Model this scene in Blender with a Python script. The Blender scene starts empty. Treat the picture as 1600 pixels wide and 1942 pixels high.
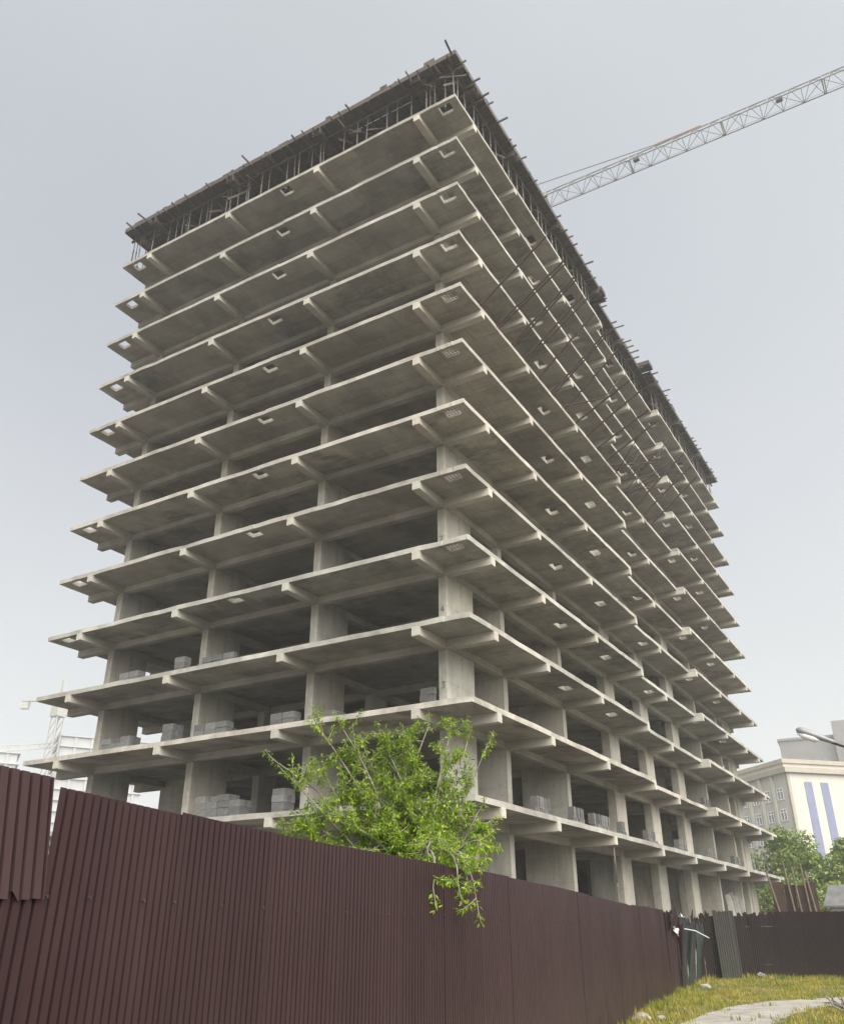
import bpy, bmesh, math, random
from mathutils import Vector, Matrix, noise as mnoise
rnd = random.Random(11)
R = math.radians
scene = bpy.context.scene
COL = scene.collection

# ------------------------------------------------------------------ camera
cam_d = bpy.data.cameras.new('camera')
cam = bpy.data.objects.new('camera', cam_d)
COL.objects.link(cam)
cam.location = (13.205, -25.383, -7.200)
cam.rotation_euler = (R(116.389), R(0.1126), R(30.896))
cam_d.sensor_fit = 'VERTICAL'
cam_d.sensor_height = 36.0
cam_d.lens = 29.995
cam_d.clip_start = 0.1
cam_d.clip_end = 4000
scene.camera = cam
scene.render.resolution_x = 843
scene.render.resolution_y = 1024

# ------------------------------------------------------------------ sky, sun, exposure
SUN_EL, SUN_AZ = R(45), R(122)        # azimuth measured from +Y towards +X
sd = Vector((math.cos(SUN_EL) * math.sin(SUN_AZ), math.cos(SUN_EL) * math.cos(SUN_AZ), math.sin(SUN_EL)))
world = bpy.data.worlds.new('World')
scene.world = world
world.use_nodes = True
wt = world.node_tree
wt.nodes.clear()
def wn(t, **k):
    n = wt.nodes.new(t)
    for a, b in k.items(): setattr(n, a, b)
    return n
w_out = wn('ShaderNodeOutputWorld')
w_bg = wn('ShaderNodeBackground')
w_bg.inputs['Strength'].default_value = 0.10
sky = wn('ShaderNodeTexSky', sky_type='NISHITA', sun_disc=False, sun_elevation=SUN_EL, sun_rotation=SUN_AZ,
         air_density=1.0, dust_density=4.0, ozone_density=1.0, altitude=300)
tc = wn('ShaderNodeTexCoord')
vdot = wn('ShaderNodeVectorMath', operation='DOT_PRODUCT')
vdot.inputs[1].default_value = sd
wt.links.new(tc.outputs['Generated'], vdot.inputs[0])
glow = wn('ShaderNodeMapRange')
glow.inputs['From Min'].default_value = -0.2
glow.inputs['From Max'].default_value = 1.0
wt.links.new(vdot.outputs['Value'], glow.inputs['Value'])
veil = wn('ShaderNodeValToRGB')      # high cloud veil, brighter towards the sun
veil.color_ramp.elements[0].color = (3.4, 3.55, 3.9, 1)
veil.color_ramp.elements[1].color = (7.4, 7.5, 7.6, 1)
e = veil.color_ramp.elements.new(0.55); e.color = (4.75, 5.0, 5.1, 1)
wt.links.new(glow.outputs['Result'], veil.inputs['Fac'])
cl = wn('ShaderNodeTexNoise'); cl.inputs['Scale'].default_value = 1.6; cl.inputs['Detail'].default_value = 3
wt.links.new(tc.outputs['Generated'], cl.inputs['Vector'])
clr = wn('ShaderNodeMapRange'); clr.inputs['To Min'].default_value = 0.94; clr.inputs['To Max'].default_value = 1.06
clr.inputs['From Min'].default_value = 0.3; clr.inputs['From Max'].default_value = 0.7
wt.links.new(cl.outputs['Fac'], clr.inputs['Value'])
vm = wn('ShaderNodeVectorMath', operation='SCALE')
sxyz = wn('ShaderNodeSeparateXYZ'); wt.links.new(tc.outputs['Generated'], sxyz.inputs[0])
hzr = wn('ShaderNodeMapRange', interpolation_type='SMOOTHSTEP')   # thicker, whiter haze towards the horizon
hzr.inputs['From Min'].default_value = 0.0; hzr.inputs['From Max'].default_value = 0.8
hzr.inputs['To Min'].default_value = 1.08; hzr.inputs['To Max'].default_value = 0.92
wt.links.new(sxyz.outputs['Z'], hzr.inputs['Value'])
mul = wn('ShaderNodeMath', operation='MULTIPLY')
wt.links.new(clr.outputs['Result'], mul.inputs[0]); wt.links.new(hzr.outputs['Result'], mul.inputs[1])
wt.links.new(veil.outputs['Color'], vm.inputs[0]); wt.links.new(mul.outputs['Value'], vm.inputs['Scale'])
hzw = wn('ShaderNodeMapRange', interpolation_type='SMOOTHSTEP')
hzw.inputs['From Min'].default_value = 0.0; hzw.inputs['From Max'].default_value = 0.75
hzw.inputs['To Min'].default_value = 0.85; hzw.inputs['To Max'].default_value = 0.0
wt.links.new(sxyz.outputs['Z'], hzw.inputs['Value'])
mw = wn('ShaderNodeMix', data_type='RGBA')
wt.links.new(hzw.outputs['Result'], mw.inputs['Factor']); mw.inputs['B'].default_value = (5.2, 5.32, 5.02, 1)
wt.links.new(vm.outputs['Vector'], mw.inputs['A'])
mx = wn('ShaderNodeMix', data_type='RGBA')
mx.inputs['Factor'].default_value = 0.85
wt.links.new(sky.outputs['Color'], mx.inputs['A'])
wt.links.new(mw.outputs['Result'], mx.inputs['B'])
wt.links.new(mx.outputs['Result'], w_bg.inputs['Color'])
wt.links.new(w_bg.outputs['Background'], w_out.inputs['Surface'])

sun_d = bpy.data.lights.new('sun', 'SUN')
sun_d.energy = 4.8
sun_d.angle = R(80)
sun_d.color = (1.0, 0.965, 0.91)
sun = bpy.data.objects.new('sun', sun_d)
COL.objects.link(sun)
sun.rotation_euler = sd.to_track_quat('Z', 'Y').to_euler()

scene.view_settings.view_transform = 'Standard'
scene.view_settings.look = 'None'
scene.view_settings.exposure = 0.75
scene.view_settings.gamma = 1.0
scene.view_settings.use_curve_mapping = False
scene.render.engine = 'CYCLES'
scene.cycles.max_bounces = 10
scene.cycles.diffuse_bounces = 2
scene.cycles.volume_bounces = 3
scene.cycles.transparent_max_bounces = 8

# ------------------------------------------------------------------ helpers
class MB:
    """collects verts and faces, then links ONE mesh object"""
    def __init__(s): s.v = []; s.f = []
    def add(s, vs, fs):
        o = len(s.v); s.v += [tuple(p) for p in vs]; s.f += [tuple(i + o for i in f) for f in fs]; return s
    def box(s, x0, x1, y0, y1, z0, z1):
        v = [(x0,y0,z0),(x1,y0,z0),(x1,y1,z0),(x0,y1,z0),(x0,y0,z1),(x1,y0,z1),(x1,y1,z1),(x0,y1,z1)]
        return s.add(v, [(0,3,2,1),(4,5,6,7),(0,1,5,4),(1,2,6,5),(2,3,7,6),(3,0,4,7)])
    def bar(s, a, b, w, h=None, up=(0,0,1)):
        a, b = Vector(a), Vector(b); h = h or w
        d = (b - a).normalized(); u = Vector(up)
        if abs(d.dot(u)) > 0.98: u = Vector((1,0,0))
        x = d.cross(u).normalized() * w / 2; y = x.cross(d).normalized() * h / 2
        v = [a-x-y, a+x-y, a+x+y, a-x+y, b-x-y, b+x-y, b+x+y, b-x+y]
        return s.add(v, [(0,3,2,1),(4,5,6,7),(0,1,5,4),(1,2,6,5),(2,3,7,6),(3,0,4,7)])
    def tube(s, pts, radii, n=6, cap=True):
        pts = [Vector(p) for p in pts]
        if not hasattr(radii, '__len__'): radii = [radii] * len(pts)
        vs = []; fs = []
        up = Vector((0.31, 0.21, 0.93))
        for i, p in enumerate(pts):
            d = (pts[min(i+1, len(pts)-1)] - pts[max(i-1, 0)]).normalized()
            x = d.cross(up)
            if x.length < 1e-3: x = d.cross(Vector((1,0,0)))
            x.normalize(); y = d.cross(x)
            for k in range(n):
                a = 2 * math.pi * k / n
                vs.append(p + (x * math.cos(a) + y * math.sin(a)) * radii[i])
        for i in range(len(pts) - 1):
            for k in range(n):
                fs.append((i*n+k, i*n+(k+1)%n, (i+1)*n+(k+1)%n, (i+1)*n+k))
        if cap:
            fs.append(tuple(range(n))[::-1]); fs.append(tuple((len(pts)-1)*n + k for k in range(n)))
        return s.add(vs, fs)
    def mesh(s, name, m):
        me = bpy.data.meshes.new(name); me.from_pydata(s.v, [], s.f)
        if m: me.materials.append(m)
        me.update(); return me
    def build(s, name, m, parent=None, loc=(0,0,0), smooth=False):
        me = s.mesh(name, m)
        if smooth:
            for p in me.polygons: p.use_smooth = True
        return link(name, me, parent, loc)
def link(name, me, parent=None, loc=(0,0,0), rot=None):
    o = bpy.data.objects.new(name, me); COL.objects.link(o); o.location = loc
    if rot: o.rotation_euler = rot
    if parent: o.parent = parent
    return o
def tag(o, label, cat, group=None):
    o['label'] = label; o['category'] = cat
    if group: o['group'] = group
    return o
def thing(name, label, cat, loc=(0,0,0), rz=0, group=None):
    o = bpy.data.objects.new(name, None); COL.objects.link(o)
    o.location = loc; o.rotation_euler = (0,0,rz); o.empty_display_size = 0.2
    return tag(o, label, cat, group)
def kind(o, k): o['kind'] = k; return o
def lerp(a, b, t): return a + (b - a) * t

# ------------------------------------------------------------------ materials
class NT:
    def __init__(s, name):
        s.m = bpy.data.materials.new(name); s.m.use_nodes = True
        s.t = s.m.node_tree; s.b = s.t.nodes['Principled BSDF']; s.out = s.t.nodes['Material Output']
        s.tc = s.n('ShaderNodeTexCoord')
    def n(s, t, **k):
        n = s.t.nodes.new(t)
        for a, b in k.items(): setattr(n, a, b)
        return n
    def l(s, a, b): s.t.links.new(a, b)
    def noise(s, scale, detail=4, rough=0.6, stretch=None, src='Object'):
        n = s.n('ShaderNodeTexNoise'); n.inputs['Scale'].default_value = scale
        n.inputs['Detail'].default_value = detail; n.inputs['Roughness'].default_value = rough
        if stretch:
            mp = s.n('ShaderNodeMapping'); mp.inputs['Scale'].default_value = stretch
            s.l(s.tc.outputs[src], mp.inputs['Vector']); s.l(mp.outputs['Vector'], n.inputs['Vector'])
        else: s.l(s.tc.outputs[src], n.inputs['Vector'])
        return n.outputs['Fac']
    def ramp(s, fac, stops):
        r = s.n('ShaderNodeValToRGB'); els = r.color_ramp.elements
        while len(els) < len(stops): els.new(0.5)
        for el, (p, c) in zip(els, stops):
            el.position = p; el.color = (c[0], c[1], c[2], 1) if hasattr(c, '__len__') else (c, c, c, 1)
        s.l(fac, r.inputs['Fac']); return r.outputs['Color']
    def mix(s, fac, a, b, mode='MIX'):
        m = s.n('ShaderNodeMix', data_type='RGBA', blend_type=mode)
        for sock, v in (('Factor', fac), ('A', a), ('B', b)):
            if isinstance(v, bpy.types.NodeSocket): s.l(v, m.inputs[sock])
            elif hasattr(v, '__len__'): m.inputs[sock].default_value = (v[0], v[1], v[2], 1)
            else: m.inputs[sock].default_value = v
        return m.outputs['Result']
    def objrand(s): return s.n('ShaderNodeObjectInfo').outputs['Random']
    def island(s): return s.n('ShaderNodeNewGeometry').outputs['Random Per Island']
    def bump(s, h, strength=0.3, dist=0.02):
        b = s.n('ShaderNodeBump'); b.inputs['Strength'].default_value = strength; b.inputs['Distance'].default_value = dist
        s.l(h, b.inputs['Height']); s.l(b.outputs['Normal'], s.b.inputs['Normal'])
    def done(s, col, rough=0.8, metal=0.0, spec=None):
        if isinstance(col, bpy.types.NodeSocket): s.l(col, s.b.inputs['Base Color'])
        else: s.b.inputs['Base Color'].default_value = (*col, 1)
        s.b.inputs['Roughness'].default_value = rough; s.b.inputs['Metallic'].default_value = metal
        if spec is not None: s.b.inputs['Specular IOR Level'].default_value = spec
        return s.m

def mat_concrete(name, lo, hi, boards=None, stretch=None, stain=0.35):
    t = NT(name)
    a = t.noise(0.55, 6, 0.62)
    c = t.ramp(a, [(0.3, lo), (0.7, hi)])
    tint = t.ramp(t.objrand(), [(0.0, (0.84, 0.85, 0.82)), (0.3, (1.0, 0.955, 0.89)), (0.55, (0.93, 0.95, 0.91)), (0.8, (1.1, 1.06, 0.99)), (1.0, (0.88, 0.87, 0.84))])
    c = t.mix(1.0, c, tint, 'MULTIPLY')
    if boards:                       # lines left by the shuttering sheets
        br = t.n('ShaderNodeTexBrick', offset=0.5)
        br.inputs['Scale'].default_value = 1.0; br.inputs['Brick Width'].default_value = boards[0]
        br.inputs['Row Height'].default_value = boards[1]; br.inputs['Mortar Size'].default_value = 0.012
        br.inputs['Color1'].default_value = (0.86, 0.85, 0.84, 1); br.inputs['Color2'].default_value = (1.08, 1.06, 1.03, 1)
        br.inputs['Mortar'].default_value = (0.5, 0.49, 0.48, 1); br.inputs['Bias'].default_value = 0.1
        t.l(t.tc.outputs['Object'], br.inputs['Vector'])
        c = t.mix(0.9, c, br.outputs['Color'], 'MULTIPLY')
    if stretch:
        g = t.noise(1.0, 5, 0.65, stretch)
        c = t.mix(0.6, c, t.ramp(g, [(0.3, (0.72, 0.71, 0.69)), (0.55, (1, 1, 1)), (0.75, (1.12, 1.11, 1.1))]), 'MULTIPLY')
    d = t.noise(0.3, 8, 0.72)
    if boards:                       # a few slabs are soaked and streaked much more than the others
        w1 = t.noise(0.42, 6, 0.6, (1, 1, 1)); w2 = t.noise(2.2, 5, 0.7, (0.35, 2.2, 1))
        wet = t.mix(1.0, t.ramp(w1, [(0.50, 0.0), (0.60, 1.0)]), t.ramp(w2, [(0.35, 0.25), (0.6, 1.0)]), 'MULTIPLY')
        wet = t.mix(1.0, wet, t.ramp(t.objrand(), [(0.25, 0.12), (0.6, 0.75)]), 'MULTIPLY')
        c = t.mix(wet, c, (0.12, 0.125, 0.105))
        ln = t.noise(1.0, 3, 0.5, (0.5, 14, 1)); ln2 = t.noise(0.8, 4, 0.6)
        cr = t.mix(1.0, t.ramp(ln, [(0.66, 0.0), (0.70, 0.6)]), t.ramp(ln2, [(0.5, 0.0), (0.6, 1.0)]), 'MULTIPLY')
        c = t.mix(cr, c, (0.16, 0.145, 0.12))
    c = t.mix(stain, c, t.ramp(d, [(0.4, (0.32, 0.31, 0.29)), (0.56, (1, 1, 1))]), 'MULTIPLY')
    if stretch and stretch[0] == 5:
        vo = t.n('ShaderNodeTexVoronoi', feature='F1'); vo.inputs['Scale'].default_value = 2.6; vo.inputs['Randomness'].default_value = 0.55
        t.l(t.tc.outputs['Object'], vo.inputs['Vector'])
        c = t.mix(t.ramp(vo.outputs['Distance'], [(0.055, 0.8), (0.085, 0.0)]), c, (0.11, 0.10, 0.09))
        zz = t.n('ShaderNodeSeparateXYZ'); t.l(t.tc.outputs['Object'], zz.inputs[0])
        wv = t.n('ShaderNodeMath', operation='PINGPONG'); t.l(zz.outputs['Z'], wv.inputs[0]); wv.inputs[1].default_value = 0.62
        c = t.mix(t.ramp(wv.outputs['Value'], [(0.006, 0.35), (0.02, 0.0)]), c, (0.2, 0.19, 0.17))
    f = t.noise(26, 3, 0.7)
    c = t.mix(0.35, c, t.ramp(f, [(0.3, (0.72, 0.72, 0.72)), (0.6, (1.1, 1.1, 1.1))]), 'MULTIPLY')
    t.bump(f, 0.25, 0.01)
    return t.done(c, 0.9, spec=0.25)
M = {}
M['slab'] = mat_concrete('slab_concrete', (0.312, 0.299, 0.272), (0.455, 0.44, 0.405), boards=(2.44, 1.22), stain=0.45)
M['slab_edge'] = mat_concrete('lit_slab_edge_concrete', (0.32, 0.31, 0.285), (0.52, 0.505, 0.47), stretch=(1.2, 1.2, 3), stain=0.5)  # lightened copy of the concrete, painting in the light on the edges
M['slab_top'] = mat_concrete('darkened_floor_concrete', (0.10, 0.096, 0.088), (0.15, 0.145, 0.135), stain=0.3)  # floor tops darkened so less light bounces into the bays
M['column'] = mat_concrete('column_concrete', (0.40, 0.385, 0.35), (0.55, 0.53, 0.485), stretch=(5, 5, 0.35), stain=0.35)
M['beam'] = mat_concrete('beam_concrete', (0.35, 0.335, 0.30), (0.50, 0.48, 0.435), stretch=(0.6, 0.6, 5), stain=0.35)
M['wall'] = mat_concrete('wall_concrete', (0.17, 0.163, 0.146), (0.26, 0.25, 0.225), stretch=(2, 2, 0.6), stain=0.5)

def simple(name, lo, hi, scale=3.0, rough=0.8, metal=0.0, stretch=None, rand=0.0, spec=None, isl=0.0):
    t = NT(name)
    c = t.ramp(t.noise(scale, 5, 0.65, stretch), [(0.32, lo), (0.68, hi)])
    if rand: c = t.mix(1.0, c, t.ramp(t.objrand(), [(0, 1 - rand), (1, 1 + rand)]), 'MULTIPLY')
    if isl: c = t.mix(1.0, c, t.ramp(t.island(), [(0, 1 - isl), (1, 1 + isl)]), 'MULTIPLY')
    return t.done(c, rough, metal, spec)
M['ply'] = simple('shuttering_plywood', (0.038, 0.030, 0.025), (0.085, 0.067, 0.053), 1.2, 0.7, rand=0.35)
M['timber'] = simple('dark_timber', (0.042, 0.032, 0.025), (0.09, 0.07, 0.053), 2.0, 0.8, rand=0.3)
M['prop'] = simple('prop_steel', (0.075, 0.066, 0.057), (0.15, 0.135, 0.12), 4, 0.6, 0.3, rand=0.4)
M['rebar'] = simple('rusty_rebar', (0.09, 0.06, 0.045), (0.15, 0.105, 0.08), 8, 0.8, 0.2)
M['net_pole'] = simple('dark_pole', (0.028, 0.013, 0.0095), (0.05, 0.024, 0.017), 3, 0.8, 0.0)
M['block'] = simple('aerated_block', (0.10, 0.099, 0.093), (0.175, 0.172, 0.162), 9, 0.95, rand=0.25)
M['crane'] = simple('crane_steel', (0.20, 0.20, 0.19), (0.30, 0.295, 0.28), 3, 0.6, 0.1)
M['crane_red'] = simple('crane_red', (0.20, 0.12, 0.10), (0.26, 0.15, 0.13), 3, 0.6)
M['bark'] = simple('bark', (0.13, 0.115, 0.09), (0.25, 0.23, 0.19), 14, 0.9, stretch=(1, 1, 0.3))
M['white'] = simple('white_plastic', (0.42, 0.42, 0.42), (0.6, 0.6, 0.58), 6, 0.6)
M['rust'] = simple('rusty_sheet', (0.022, 0.012, 0.009), (0.045, 0.023, 0.017), 2.5, 0.85, rand=0.3)
M['pole_wood'] = simple('weathered_pole', (0.09, 0.068, 0.052), (0.15, 0.118, 0.09), 5, 0.9)
M['fitting'] = simple('grey_fitting', (0.11, 0.11, 0.105), (0.15, 0.15, 0.145), 6, 0.6)
M['dark'] = simple('dark_metal', (0.03, 0.03, 0.03), (0.055, 0.055, 0.05), 6, 0.6, 0.3)
M['plank'] = simple('pale_planks', (0.42, 0.40, 0.35), (0.6, 0.58, 0.52), 4, 0.85, rand=0.2)
M['paint'] = simple('black_marking', (0.12, 0.117, 0.11), (0.17, 0.165, 0.155), 9, 0.8)
M['stone'] = simple('stone', (0.18, 0.17, 0.15), (0.34, 0.32, 0.29), 5, 0.95)

def mat_sheet(name, lo, hi, rust=0.25, rough=0.42):
    t = NT(name)
    c = t.ramp(t.noise(0.7, 5, 0.6), [(0.3, lo), (0.7, hi)])
    c = t.mix(1.0, c, t.ramp(t.objrand(), [(0, 0.86), (1, 1.12)]), 'MULTIPLY')
    dust = t.noise(1.0, 6, 0.7, (6, 6, 0.8))
    c = t.mix(rust, c, t.ramp(dust, [(0.42, lo), (0.72, (lo[0]*2.4, lo[1]*2.7, lo[2]*2.4))]))
    zz = t.n('ShaderNodeSeparateXYZ'); t.l(t.tc.outputs['Object'], zz.inputs[0])
    sp = t.n('ShaderNodeMapRange'); sp.inputs['From Min'].default_value = -7.6; sp.inputs['From Max'].default_value = -8.8
    t.l(zz.outputs['Z'], sp.inputs['Value'])
    mud = t.mix(1.0, t.ramp(t.noise(5, 6, 0.75), [(0.38, 0.0), (0.68, 0.8)]), sp.outputs['Result'], 'MULTIPLY')
    c = t.mix(mud, c, (lo[0] * 1.9, lo[1] * 2.6, lo[2] * 1.7))          # dried splashes low on the sheets
    scr = t.noise(1.0, 4, 0.6, (26, 26, 0.9))
    c = t.mix(t.ramp(scr, [(0.68, 0.0), (0.74, 0.35)]), c, (lo[0] * 2.6, lo[1] * 3.2, lo[2] * 3.2))
    spots = t.noise(34, 2, 0.5)
    c = t.mix(t.ramp(spots, [(0.73, 0.0), (0.8, 0.3)]), c, (0.16, 0.13, 0.11))
    t.bump(t.noise(1.6, 3, 0.5), 0.05, 0.03)
    rr = t.ramp(dust, [(0.3, rough - 0.08), (0.7, rough + 0.22)])
    t.l(rr, t.b.inputs['Roughness'])
    m = t.done(c, rough, 0.0, 0.14)
    t.l(rr, t.b.inputs['Roughness'])
    return m
M['sheet'] = mat_sheet('brown_sheet', (0.029, 0.0152, 0.0165), (0.038, 0.0205, 0.0215))
M['sheet_faded'] = mat_sheet('faded_brown_sheet', (0.039, 0.0225, 0.0235), (0.05, 0.030, 0.0305), 0.3)
M['sheet_dark'] = mat_sheet('dark_brown_sheet', (0.0125, 0.0082, 0.0078), (0.0175, 0.0118, 0.0112), 0.2, 0.6)
M['sheet_grey'] = mat_sheet('grey_backed_sheet', (0.027, 0.0245, 0.023), (0.04, 0.036, 0.034), 0.35, 0.6)
M['sheet_green'] = mat_sheet('green_grey_sheet', (0.022, 0.028, 0.028), (0.042, 0.05, 0.048), 0.3, 0.5)

def mat_leaf(name, stops, transl=0.45):
    t = NT(name)
    c = t.ramp(t.island(), stops)
    big = t.noise(1.1, 3, 0.6)
    c = t.mix(0.5, c, t.ramp(big, [(0.3, (0.75, 0.8, 0.7)), (0.7, (1.15, 1.1, 1.0))]), 'MULTIPLY')
    t.l(c, t.b.inputs['Base Color']); t.b.inputs['Roughness'].default_value = 0.5
    t.b.inputs['Specular IOR Level'].default_value = 0.3
    tr = t.n('ShaderNodeBsdfTranslucent'); t.l(c, tr.inputs['Color'])
    ms = t.n('ShaderNodeMixShader'); ms.inputs['Fac'].default_value = transl
    t.l(t.b.outputs['BSDF'], ms.inputs[1]); t.l(tr.outputs['BSDF'], ms.inputs[2])
    t.l(ms.outputs['Shader'], t.out.inputs['Surface'])
    return t.m
M['leaf'] = mat_leaf('fresh_leaf', [(0, (0.10, 0.19, 0.012)), (0.5, (0.235, 0.37, 0.02)), (1, (0.41, 0.50, 0.05))])
M['leaf_far'] = mat_leaf('far_leaf', [(0, (0.10, 0.15, 0.035)), (0.5, (0.17, 0.24, 0.055)), (1, (0.27, 0.33, 0.09))], 0.3)
def mat_grass():
    t = NT('grass_blade')
    c = t.ramp(t.island(), [(0, (0.15, 0.165, 0.018)), (0.5, (0.255, 0.25, 0.03)), (1, (0.36, 0.32, 0.06))])
    p = t.noise(0.75, 4, 0.65)
    c = t.mix(t.ramp(p, [(0.46, 0.0), (0.6, 0.85)]), c, (0.40, 0.315, 0.075))
    q = t.noise(1.3, 4, 0.7, (1, 1, 0.2))
    c = t.mix(t.ramp(q, [(0.5, 0.0), (0.6, 0.9)]), c, (0.10, 0.15, 0.02))
    t.l(c, t.b.inputs['Base Color']); t.b.inputs['Roughness'].default_value = 0.6; t.b.inputs['Specular IOR Level'].default_value = 0.2
    tr = t.n('ShaderNodeBsdfTranslucent'); t.l(c, tr.inputs['Color'])
    ms = t.n('ShaderNodeMixShader'); ms.inputs['Fac'].default_value = 0.3
    t.l(t.b.outputs['BSDF'], ms.inputs[1]); t.l(tr.outputs['BSDF'], ms.inputs[2]); t.l(ms.outputs['Shader'], t.out.inputs['Surface'])
    return t.m
M['blade'] = mat_grass()


def mat_ground(name, stops, s1, s2):
    t = NT(name)
    a = t.noise(s1, 7, 0.7); b = t.noise(s2, 5, 0.7)
    c = t.ramp(a, stops)
    c = t.mix(0.6, c, t.ramp(b, [(0.3, 0.7), (0.7, 1.2)]), 'MULTIPLY')
    if len(stops) > 2:
        pb = t.noise(60, 2, 0.5)
        c = t.mix(0.5, c, t.ramp(pb, [(0.35, 0.55), (0.6, 1.15)]), 'MULTIPLY')
    t.bump(b, 0.8, 0.05)
    return t.done(c, 0.95, spec=0.2)
M['yard'] = mat_ground('yard_dust', [(0.3, (0.125, 0.118, 0.105)), (0.7, (0.185, 0.176, 0.158))], 0.2, 6)
M['turf'] = mat_ground('turf_soil', [(0.3, (0.10, 0.085, 0.045)), (0.7, (0.21, 0.18, 0.09))], 0.9, 18)
M['dirt'] = mat_ground('path_dirt', [(0.3, (0.17, 0.15, 0.10)), (0.42, (0.30, 0.28, 0.235)), (0.56, (0.37, 0.35, 0.31)), (0.7, (0.45, 0.43, 0.39))], 1.6, 22)

# ------------------------------------------------------------------ ground
GZ = -8.8
g = MB().add([(-900,-500,GZ),(900,-500,GZ),(900,1500,GZ),(-900,1500,GZ)], [(0,1,2,3)]).build('ground', M['yard'])
kind(g, 'structure')

# plan of the site fence (base line), from behind the camera to the far corner
FENCE = [(10.55,-31.0),(10.15,-26.6),(9.93,-24.0),(9.82,-23.15),(9.66,-22.65),(9.38,-21.67),(9.17,-20.8),(9.0,-19.9),
         (8.88,-18.85),(8.77,-17.96),(8.62,-16.9),(8.42,-15.57),(8.18,-14.15),(7.82,-12.39),(7.30,-9.7),(6.50,-6.0),
         (6.04,-4.03),(5.19,0.31),(4.51,4.74),(4.12,6.85),(3.5,10.4),(2.97,13.97)]
def path_sampler(P):
    P = [Vector((a, b, 0)) for a, b in P]
    for _ in range(2):                       # soften the corners of the polyline
        P = [P[0]] + [(P[i-1] + P[i] * 2 + P[i+1]) / 4 for i in range(1, len(P)-1)] + [P[-1]]
    L = [0]
    for i in range(1, len(P)): L.append(L[-1] + (P[i] - P[i-1]).length)
    def at(s):
        s = max(0, min(s, L[-1] - 1e-6))
        for i in range(1, len(L)):
            if s <= L[i]: return P[i-1].lerp(P[i], (s - L[i-1]) / (L[i] - L[i-1]))
    def s_of(y):
        lo, hi = 0, L[-1]
        for _ in range(40):
            m = (lo + hi) / 2
            if at(m).y < y: lo = m
            else: hi = m
        return lo
    return at, L[-1], s_of
f_at, f_len, f_s = path_sampler(FENCE)
BACK = [(2.97,13.97),(3.79,14.93),(5.0,15.9),(6.38,16.32),(7.73,16.52),(11,17.0),(18,18.0),(30,20.0)]
b_at, b_len, b_s = path_sampler(BACK)
def fence_x(y):                              # x of the outer face of the fence at a given y
    return f_at(f_s(y)).x if y < 13.97 else 3.0

# verge: turf sheet between the fence and the open side
tv = MB(); ys = [(-31 + i * 1.5) for i in range(32)]
vs = []; 
for y in ys:
    x0 = fence_x(min(y, 13.9)) - 0.05 if y < 14 else 2.9
    vs += [(x0, y, GZ + 0.004), (60, y, GZ + 0.004)]
tv.add(vs, [(2*i, 2*i+1, 2*i+3, 2*i+2) for i in range(len(ys)-1)])
kind(tv.build('grass_verge', M['turf']), 'structure')
PATHL = [(9.6,-30),(8.7,-20),(7.95,-11),(7.45,-5.7),(7.18,-1.1),(7.62,1.66),(8.42,3.29),(9.3,4.7),(11.5,6.6),(15,8.2),(30,11)]
PATHR = [(12.5,-30),(11.3,-20),(9.9,-11),(9.09,-4.8),(8.98,-2.4),(9.17,0.0),(9.56,1.63),(10.3,3.0),(12,4.5),(15.5,5.8),(30,8)]
pm = MB(); vs = []
def dens(P, n=8):
    out = []
    for i in range(len(P)-1):
        for k in range(n): out.append((lerp(P[i][0], P[i+1][0], k/n), lerp(P[i][1], P[i+1][1], k/n)))
    return out + [P[-1]]
PL, PR = dens(PATHL), dens(PATHR)
for i, (a, b) in enumerate(zip(PL, PR)):
    j = 0.16 * mnoise.noise(Vector((i * 0.37, 0, 0))) ; k = 0.16 * mnoise.noise(Vector((i * 0.41, 9, 0)))
    vs += [(a[0] + j, a[1], GZ + 0.008), (b[0] + k, b[1], GZ + 0.008)]
pm.add(vs, [(2*i, 2*i+1, 2*i+3, 2*i+2) for i in range(len(PL)-1)])
kind(pm.build('dirt_path', M['dirt']), 'structure')
def path_d(x, y):                            # >0 off the path
    best = 9
    for i in range(len(PL)-1):
        y0, y1 = PL[i][1], PL[i+1][1]
        if y0 <= y <= y1 and y1 > y0:
            best = PL[i][0] - x
            break
    r = -9
    for i in range(len(PR)-1):
        y0, y1 = PR[i][1], PR[i+1][1]
        if y0 <= y <= y1 and y1 > y0:
            r = x - PR[i][0]; break
    if best == 9: return 1.0
    return max(best, r)
gm = MB(); n = 0
while n < 42000:
    y = rnd.uniform(-12, 16.6); x = rnd.uniform(2.6, 14)
    if x < fence_x(y) + 0.03 or (y > 13.9 and y > 13.97 + (x - 2.97) * 0.75): continue
    d = path_d(x, y)
    tuft = mnoise.noise(Vector((x * 1.7, y * 1.7, 7)))
    if d < rnd.uniform(-0.2, 0.22) + .25 * mnoise.noise(Vector((x * 2.2, y * 2.2, 1))) and not (tuft > .42 and rnd.random() < .5): continue
    if mnoise.noise(Vector((x * 1.1, y * 1.1, 12))) > .38 and rnd.random() < .75: continue
    if y > 5 and d > 2 and rnd.random() < 0.35: continue
    edge = x - fence_x(y) < 0.35 or y > 14.5
    h = rnd.uniform(0.04, 0.11) * (2.0 if edge else 1) * (1 + 0.7 * mnoise.noise(Vector((x * 0.9, y * 0.9, 3))))
    a = rnd.uniform(0, 6.28); w = rnd.uniform(0.008, 0.018); le = rnd.uniform(0, 0.7) * h
    c, s = math.cos(a), math.sin(a)
    gm.add([(x - w*c, y - w*s, GZ), (x + w*c, y + w*s, GZ), (x + le*s, y - le*c, GZ + h)], [(0, 1, 2)])
    n += 1
gr = kind(gm.build('grass', M['blade']), 'stuff')
tag(gr, 'short yellow green grass growing beside the dirt path and along the fence', 'grass')

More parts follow.
